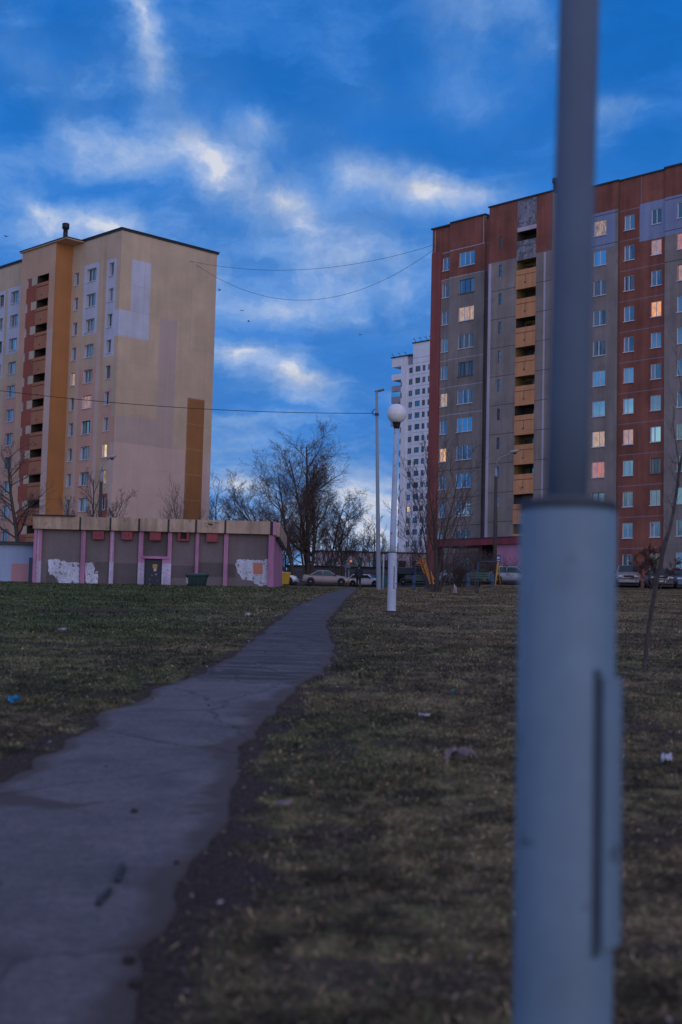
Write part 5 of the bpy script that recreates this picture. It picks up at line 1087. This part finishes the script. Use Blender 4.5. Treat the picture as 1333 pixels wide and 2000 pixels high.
f = MB(); f.box(-.85, .85, -.4, .4, 0, 1.3); bevel(f.build('body', plain('teal_cabinet_paint', (.015, .10, .11), .5, var=.3), t), .03); f = MB(); f.box(-.9, .9, -.45, .45, 1.31, 1.38); f.build('roof', flash, t)
for s in (-1, 1): f = MB(); f.box(s*.42-.38, s*.42+.38, -.42, -.402, .1, 1.2); f.build('door', plain('teal_cabinet_door', (.018, .12, .13), .5, var=.3), t)
b0 = on(748.5, 96, 1150); m_ = MB(); m_.lathe([(.05, -.1), (.05, 2.4), (.02, 2.45)], (0, 0, 0), 10); tag(m_.build('marker_post', polef, None, b0), 'thin pale marker post touching the right side of the tall mast', 'post')

# ------------------------------------------------------------------ the person walking away
pb = on(700.5, 103, 1151); pb.z = gz(pb.x, 103)+.02
PT = thing('person', 'person in a dark jacket, dark trousers and a cap walking away along the path', 'person', pb)
skin = plain('skin', (.38, .22, .17), .6, var=.1); jk = plain('dark_blue_jacket', (.014, .020, .034), .8, var=.3); tr = plain('dark_trousers', (.010, .011, .016), .85, var=.3); sh = plain('black_shoes', (.01, .01, .01), .5)
def skinned(name, mat, chains, parent, root=0, sub=2):
    vs, es, rs, idx = [], [], [], {}
    def vid(p, r_):
        k = tuple(round(c, 4) for c in p)
        if k not in idx: idx[k] = len(vs); vs.append(p); rs.append(r_)
        return idx[k]
    for ch in chains:
        pr_ = None
        for (p, r_) in ch:
            i = vid(p, r_)
            if pr_ is not None and pr_ != i: es.append((pr_, i))
            pr_ = i
    me = bpy.data.meshes.new(name); me.from_pydata(vs, es, []); o = bpy.data.objects.new(name, me); COL.objects.link(o); o.parent = parent
    o.modifiers.new('skin', 'SKIN'); o.modifiers.new('sub', 'SUBSURF').levels = sub; o.modifiers['sub'].render_levels = sub; o.modifiers['skin'].use_smooth_shade = True
    if not me.skin_vertices: me.skin_vertices.new()
    for i, d in enumerate(me.skin_vertices[0].data):
        q = rs[i]; d.radius = q if isinstance(q, tuple) else (q, q); d.use_root = (i == root)
    me.materials.append(mat); return o
# walking away (+y): left foot forward, right heel lifting; both hands pushed into the jacket pockets
hipL, hipR = (-.09, 0, .90), (.09, 0, .90)
legL = [(hipL, .085), ((-.10, .10, .50), .062), ((-.10, .16, .10), .042), ((-.10, .25, .04), .036)]
legR = [(hipR, .085), ((.10, .06, .50), .062), ((.11, -.17, .17), .042), ((.11, -.13, .06), .036)]
pel = (0, 0, .95); chest = (0, .03, 1.28); neck = (0, .03, 1.47); head = (0, .05, 1.60); crown_ = (0, .055, 1.70)
shL, shR = (-.19, .02, 1.40), (.19, .02, 1.40); elL, elR = (-.285, -.06, 1.12), (.285, -.06, 1.12); waL, waR = (-.20, .12, .97), (.20, .12, .97)
body = skinned('body', skin, [[(pel, (.13, .10)), ((0, .02, 1.12), (.125, .095)), (chest, (.15, .10)), ((0, .03, 1.42), (.09, .07)), (neck, .05), ((0, .045, 1.53), .058), (head, (.078, .092)), (crown_, (.066, .08))],
  [(pel, (.13, .10))]+legL, [(pel, (.13, .10))]+legR, [(chest, (.15, .10)), (shL, .055), (elL, .042), (waL, .032), ((-.165, .165, .945), .03)], [(chest, (.15, .10)), (shR, .055), (elR, .042), (waR, .032), ((.165, .165, .945), .03)]], PT)
skinned('jacket', jk, [[((0, .01, .76), (.20, .15)), ((0, .01, .88), (.198, .15)), ((0, .02, 1.0), (.19, .142)), ((0, .02, 1.14), (.175, .128)), (chest, (.19, .135)), ((0, .03, 1.41), (.13, .10)), ((0, .03, 1.48), (.072, .072))], [(chest, (.19, .135)), (shL, .082), (elL, .068), (waL, .058), ((-.165, .165, .93), .055)], [(chest, (.19, .135)), (shR, .082), (elR, .068), (waR, .058), ((.165, .165, .93), .055)]], PT)
skinned('trousers', tr, [[((0, 0, .98), (.15, .12)), ((-.095, .0, .80), .105), ((-.10, .10, .50), .078), ((-.10, .155, .12), .062)], [((0, 0, .98), (.15, .12)), ((.095, 0, .80), .105), ((.10, .06, .50), .078), ((.11, -.165, .19), .062)]], PT)
for (x, y, z, tl) in ((-.10, .20, .05, .0), (.11, -.16, .10, -.5)):
    m_ = MB(); rings = [[(w_*math.cos(a), v, max(-.048, hh_*math.sin(a))) for a in np.linspace(0, 6.283, 10, endpoint=False)] for (v, w_, hh_) in ((-.10, .03, .04), (-.07, .045, .06), (.02, .05, .055), (.12, .052, .035), (.17, .03, .02))]
    m_.loft(rings); m_.build('shoe', sh, PT, (x, y, z), (tl, 0, 0))
m_ = MB(); m_.lathe([(.092, -.02), (.100, .0), (.098, .04), (.085, .075), (.05, .10), (.002, .108)], (0, 0, 0), 20); m_.poly([(-.07, .07, .0), (.07, .07, .0), (.05, .17, -.01), (-.05, .17, -.01)]); m_.build('cap', plain('black_cap', (.012, .012, .015), .85), PT, (0, .05, 1.665))
m_ = MB(); m_.lathe([(.07, -.09), (.086, -.05), (.09, .0), (.08, .03)], (0, 0, 0), 16); m_.build('hair', plain('dark_hair', (.02, .016, .014), .9), PT, (0, .038, 1.645))
for s in (-1, 1): m_ = MB(); m_.lathe([(.005, -.03), (.012, -.015), (.014, .01), (.005, .03)], (0, 0, 0), 8); m_.build('ear', skin, PT, (s*.088, .05, 1.60))

# ------------------------------------------------------------------ litter
def scrap(label, pos, w_, h_, col, seed, name='litter_scrap', cat='litter', lift=.02):
    r = random.Random(seed); n = 6; m_ = MB(); Zs = [[r.uniform(0, h_) for _ in range(n+1)] for _ in range(n+1)]
    P_ = [[(w_*(i/n-.5)*(1+.25*r.uniform(-1, 1)), w_*.6*(j/n-.5)*(1+.3*r.uniform(-1, 1)), Zs[i][j]) for j in range(n+1)] for i in range(n+1)]
    for i in range(n):
        for j in range(n): m_.quad(P_[i][j], P_[i+1][j], P_[i+1][j+1], P_[i][j+1])
    o = m_.build(name, col, None, Vector(pos)+Vector((0, 0, lift)), (r.uniform(-.2, .2), r.uniform(-.2, .2), r.uniform(0, 3)))
    so_ = o.modifiers.new('thick', 'SOLIDIFY'); so_.thickness = .004; return tag(o, label, cat, 'litter in the grass')
cy = plain('cyan_wrapper', (.01, .28, .55), .4, var=.3); wl = plain('white_scrap_plastic', (.6, .6, .66), .4, var=.2); br = plain('pale_brown_paper', (.24, .19, .19), .8, var=.3)
scrap('crumpled cyan wrapper in the grass at the left edge', hit(27, 1375), .13, .07, cy, 1); scrap('small cyan scrap in the grass right of the path', hit(884, 1357), .07, .04, plain('teal_scrap', (.01, .20, .26), .5), 2)
scrap('white crumpled plastic in the grass right of the close lamp post', hit(1303, 1492), .13, .06, wl, 3); scrap('large pale brown scrap of paper on the lawn', hit(900, 1493), .20, .10, br, 4, lift=.04)
scrap('tiny white scrap by the path below the utility building', hit(485, 1204), .14, .08, wl, 5); scrap('white fleck on the lawn left of the path', hit(121, 1235), .13, .07, plain('grey_scrap', (.4, .4, .45), .5), 6)
scrap('pale paper lying at the right edge of the path', hit(556, 1581), .09, .04, br, 7); scrap('small white bit near the brown paper', hit(830, 1403), .10, .03, plain('dull_white_scrap', (.38, .36, .4), .6), 8)
for i, (px, py, s, lab) in enumerate([(262, 1593, .035, 'dark stone near the left middle of the path'), (252, 1890, .04, 'dark clod at the broken right edge of the path'), (345, 1692, .022, 'small clod on the path near its right edge'), (264, 1936, .04, 'lowest dark clod at the right edge of the path')]):
    r = random.Random(i); m_ = MB(); m_.loft([[(w_*math.cos(a)*r.uniform(.8, 1.2), w_*math.sin(a)*r.uniform(.7, 1.1), z*s) for a in np.linspace(0, 6.283, 9, endpoint=False)] for (w_, z) in ((s*.5, -.1), (s*.6, .2), (s*.5, .5), (s*.2, .7))])
    o = tag(m_.build('clod', plain('soil_clod', (.036, .030, .027), .95), None, hit(px, py)+Vector((0, 0, .015))), lab, 'clod', 'clods on the path')
# dark stain marks on the path: two short tarred strips
for (a, b, lab) in [((240, 1700), (228, 1732), 'upper of two short tar marks on the path'), ((215, 1748), (190, 1778), 'lower of two short tar marks on the path')]:
    p_, q_ = hit(*a), hit(*b); n_ = 8; m_ = MB(); r = random.Random(len(lab)); d_ = (q_-p_); s_ = Vector((-d_.y, d_.x, 0)).normalized(); L_p = [(p_.lerp(q_, i/n_)+s_*r.uniform(.008, .02), p_.lerp(q_, i/n_)-s_*r.uniform(.008, .02)) for i in range(n_+1)]
    for i in range(n_): m_.quad(*[v_+Vector((0, 0, .030)) for v_ in (L_p[i][0], L_p[i][1], L_p[i+1][1], L_p[i+1][0])])
    o = m_.build('tar_mark', plain('tar', (.018, .017, .018), .7)); so_ = o.modifiers.new('thick', 'SOLIDIFY'); so_.thickness = .008; tag(o, lab, 'tar mark', 'tar marks on the path')

# ------------------------------------------------------------------ grass: short matted blades, dry straw and some green
def grassm():
    m, t, b = newmat('grass_blades'); a = N(t, 'ShaderNodeAttribute', attribute_name='tint'); t.links.new(a.outputs['Color'], b.inputs['Base Color'])
    b.inputs['Roughness'].default_value = .75; b.inputs['Specular IOR Level'].default_value = .2; return m
R = np.random.default_rng(8)
def blades(y0, y1, n, ln, wd, flat):
    y = np.sqrt(R.uniform(y0**2, y1**2, n)); half = .26*y+1.6; x = R.uniform(-1, 1, n)*half + .012*y
    pd = pathdist(x, y); keep = (pd > .05) & (R.random(n) < .12+1.5*(fbm(x, y, .4, 77)-.2)) & (R.random(n) > soil(x, y)*1.02)
    x, y = x[keep], y[keep]; return x, y, ln*R.uniform(.45, 1.3, len(x)), wd*R.uniform(.6, 1.4, len(x)), flat
sets = [blades(2.6, 8, 160000, .058, .0042, 1.3), blades(8, 16, 250000, .058, .0054, 1.3), blades(16, 30, 220000, .072, .0085, 1.28), blades(30, 60, 160000, .095, .016, 1.25), blades(60, 100, 70000, .12, .028, 1.2)]
V, F3, F4, T = [], [], [], []; nv = 0
for (x, y, ln, wd, flat) in sets:
    n = len(x); az = R.uniform(0, 2*np.pi, n); el_ = np.clip(R.normal(.95-flat*.62, .26, n), .05, 1.45)
    g = green(x, y); isg = R.random(n) < np.clip(g*.75, .04, .8); el_ = np.where(isg, np.clip(el_+.25, .1, 1.45), el_)
    dx, dy, dz = np.cos(az)*np.cos(el_), np.sin(az)*np.cos(el_), np.sin(el_); px_, py_ = -np.sin(az), np.cos(az)
    z = gzv(x, y)+(fbm(x, y, .5, 2)-.5)*.05*(y < 60)*sstep(.1, .6, pathdist(x, y)) + (fbm(x, y, 3, 4)-.5)*.12*sstep(.3, 1.5, pathdist(x, y)) + .004
    base_ = np.stack([x, y, z], 1); D = np.stack([dx, dy, dz], 1)*ln[:, None]; S = np.stack([px_, py_, 0*px_], 1)*wd[:, None]/2
    mid = base_+D*.55+np.array([0, 0, .006]); tip = base_+D*np.array([1, 1, .82])
    v = np.stack([base_-S, base_+S, mid+S*.8, mid-S*.8, tip], 1).reshape(-1, 3); V.append(v)
    i0 = nv+np.arange(n)*5; F4.append(np.stack([i0, i0+1, i0+2, i0+3], 1)); F3.append(np.stack([i0+3, i0+2, i0+4], 1)); nv += n*5
    u = R.random(n)[:, None]; strw = np.array([.10, .072, .035])*(1-u)+np.array([.52, .375, .195])*u**2; grn = np.array([.034, .054, .015])*(1-u)+np.array([.13, .175, .052])*u
    c = np.where(isg[:, None], grn, strw)*(R.uniform(.35, 1.5, n)*(.5+.95*straw(x, y)))[:, None]; T.append(np.repeat(np.concatenate([c, np.ones((n, 1))], 1), 5, 0))
V = np.concatenate(V); F3 = np.concatenate(F3); F4 = np.concatenate(F4); T = np.concatenate(T)
me = bpy.data.meshes.new('grass'); me.vertices.add(len(V)); me.vertices.foreach_set('co', V.astype(np.float32).ravel())
lp = np.concatenate([F4.ravel(), F3.ravel()]).astype(np.int32); me.loops.add(len(lp)); me.loops.foreach_set('vertex_index', lp)
st = np.concatenate([np.arange(len(F4))*4, len(F4)*4+np.arange(len(F3))*3]).astype(np.int32); me.polygons.add(len(st)); me.polygons.foreach_set('loop_start', st); me.polygons.foreach_set('loop_total', np.concatenate([np.full(len(F4), 4), np.full(len(F3), 3)]).astype(np.int32))
ca = me.color_attributes.new('tint', 'FLOAT_COLOR', 'POINT'); ca.data.foreach_set('color', T.astype(np.float32).ravel()); me.materials.append(grassm()); me.update(calc_edges=True)
go = bpy.data.objects.new('grass', me); COL.objects.link(go); kind(go, 'stuff'); go['label'] = 'short dry winter grass with green patches covering the lawn'; go['category'] = 'grass'
# fallen leaves, countless
n = 9000; y = R.uniform(3, 40, n)**1.0; x = R.uniform(-1, 1, n)*(.245*y+.5)+.012*y; k = pathdist(x, y) > .0; k |= R.random(n) < .03; x, y = x[k], y[k]; n = len(x)
z = gzv(x, y)+.03+(fbm(x, y, 3, 4)-.5)*.12*sstep(.3, 1.5, pathdist(x, y)); s = R.uniform(.004, .013, n)**1.0*(1+y/30); az = R.uniform(0, 6.28, n); c_, s_ = np.cos(az), np.sin(az); tz_ = R.uniform(-.6, .6, (n, 2))
co = []
for (a, b) in ((-1.3, 0), (0, -.7), (1.3, 0), (0, .7)): co.append(np.stack([x+s*(a*c_-b*s_), y+s*(a*s_+b*c_), z+s*(a*tz_[:, 0]+b*tz_[:, 1])], 1))
v = np.stack(co, 1).reshape(-1, 3); me = bpy.data.meshes.new('fallen_leaves'); me.from_pydata(v.tolist(), [], np.arange(n*4).reshape(-1, 4).tolist())
lm, t, b = newmat('dead_leaf'); oi = N(t, 'ShaderNodeNewGeometry'); t.links.new(ramp(t, oi.outputs['Random Per Island'], [(0.0, (.025, .018, .014)), (.5, (.10, .07, .05)), (.8, (.20, .155, .12)), (.97, (.24, .20, .17)), (1.0, (.36, .33, .32))]), b.inputs['Base Color']); b.inputs['Roughness'].default_value = .8
me.materials.append(lm); lo = bpy.data.objects.new('fallen_leaves', me); COL.objects.link(lo); kind(lo, 'stuff'); lo['label'] = 'scattered dead brown leaves lying over the grass'; lo['category'] = 'leaves'
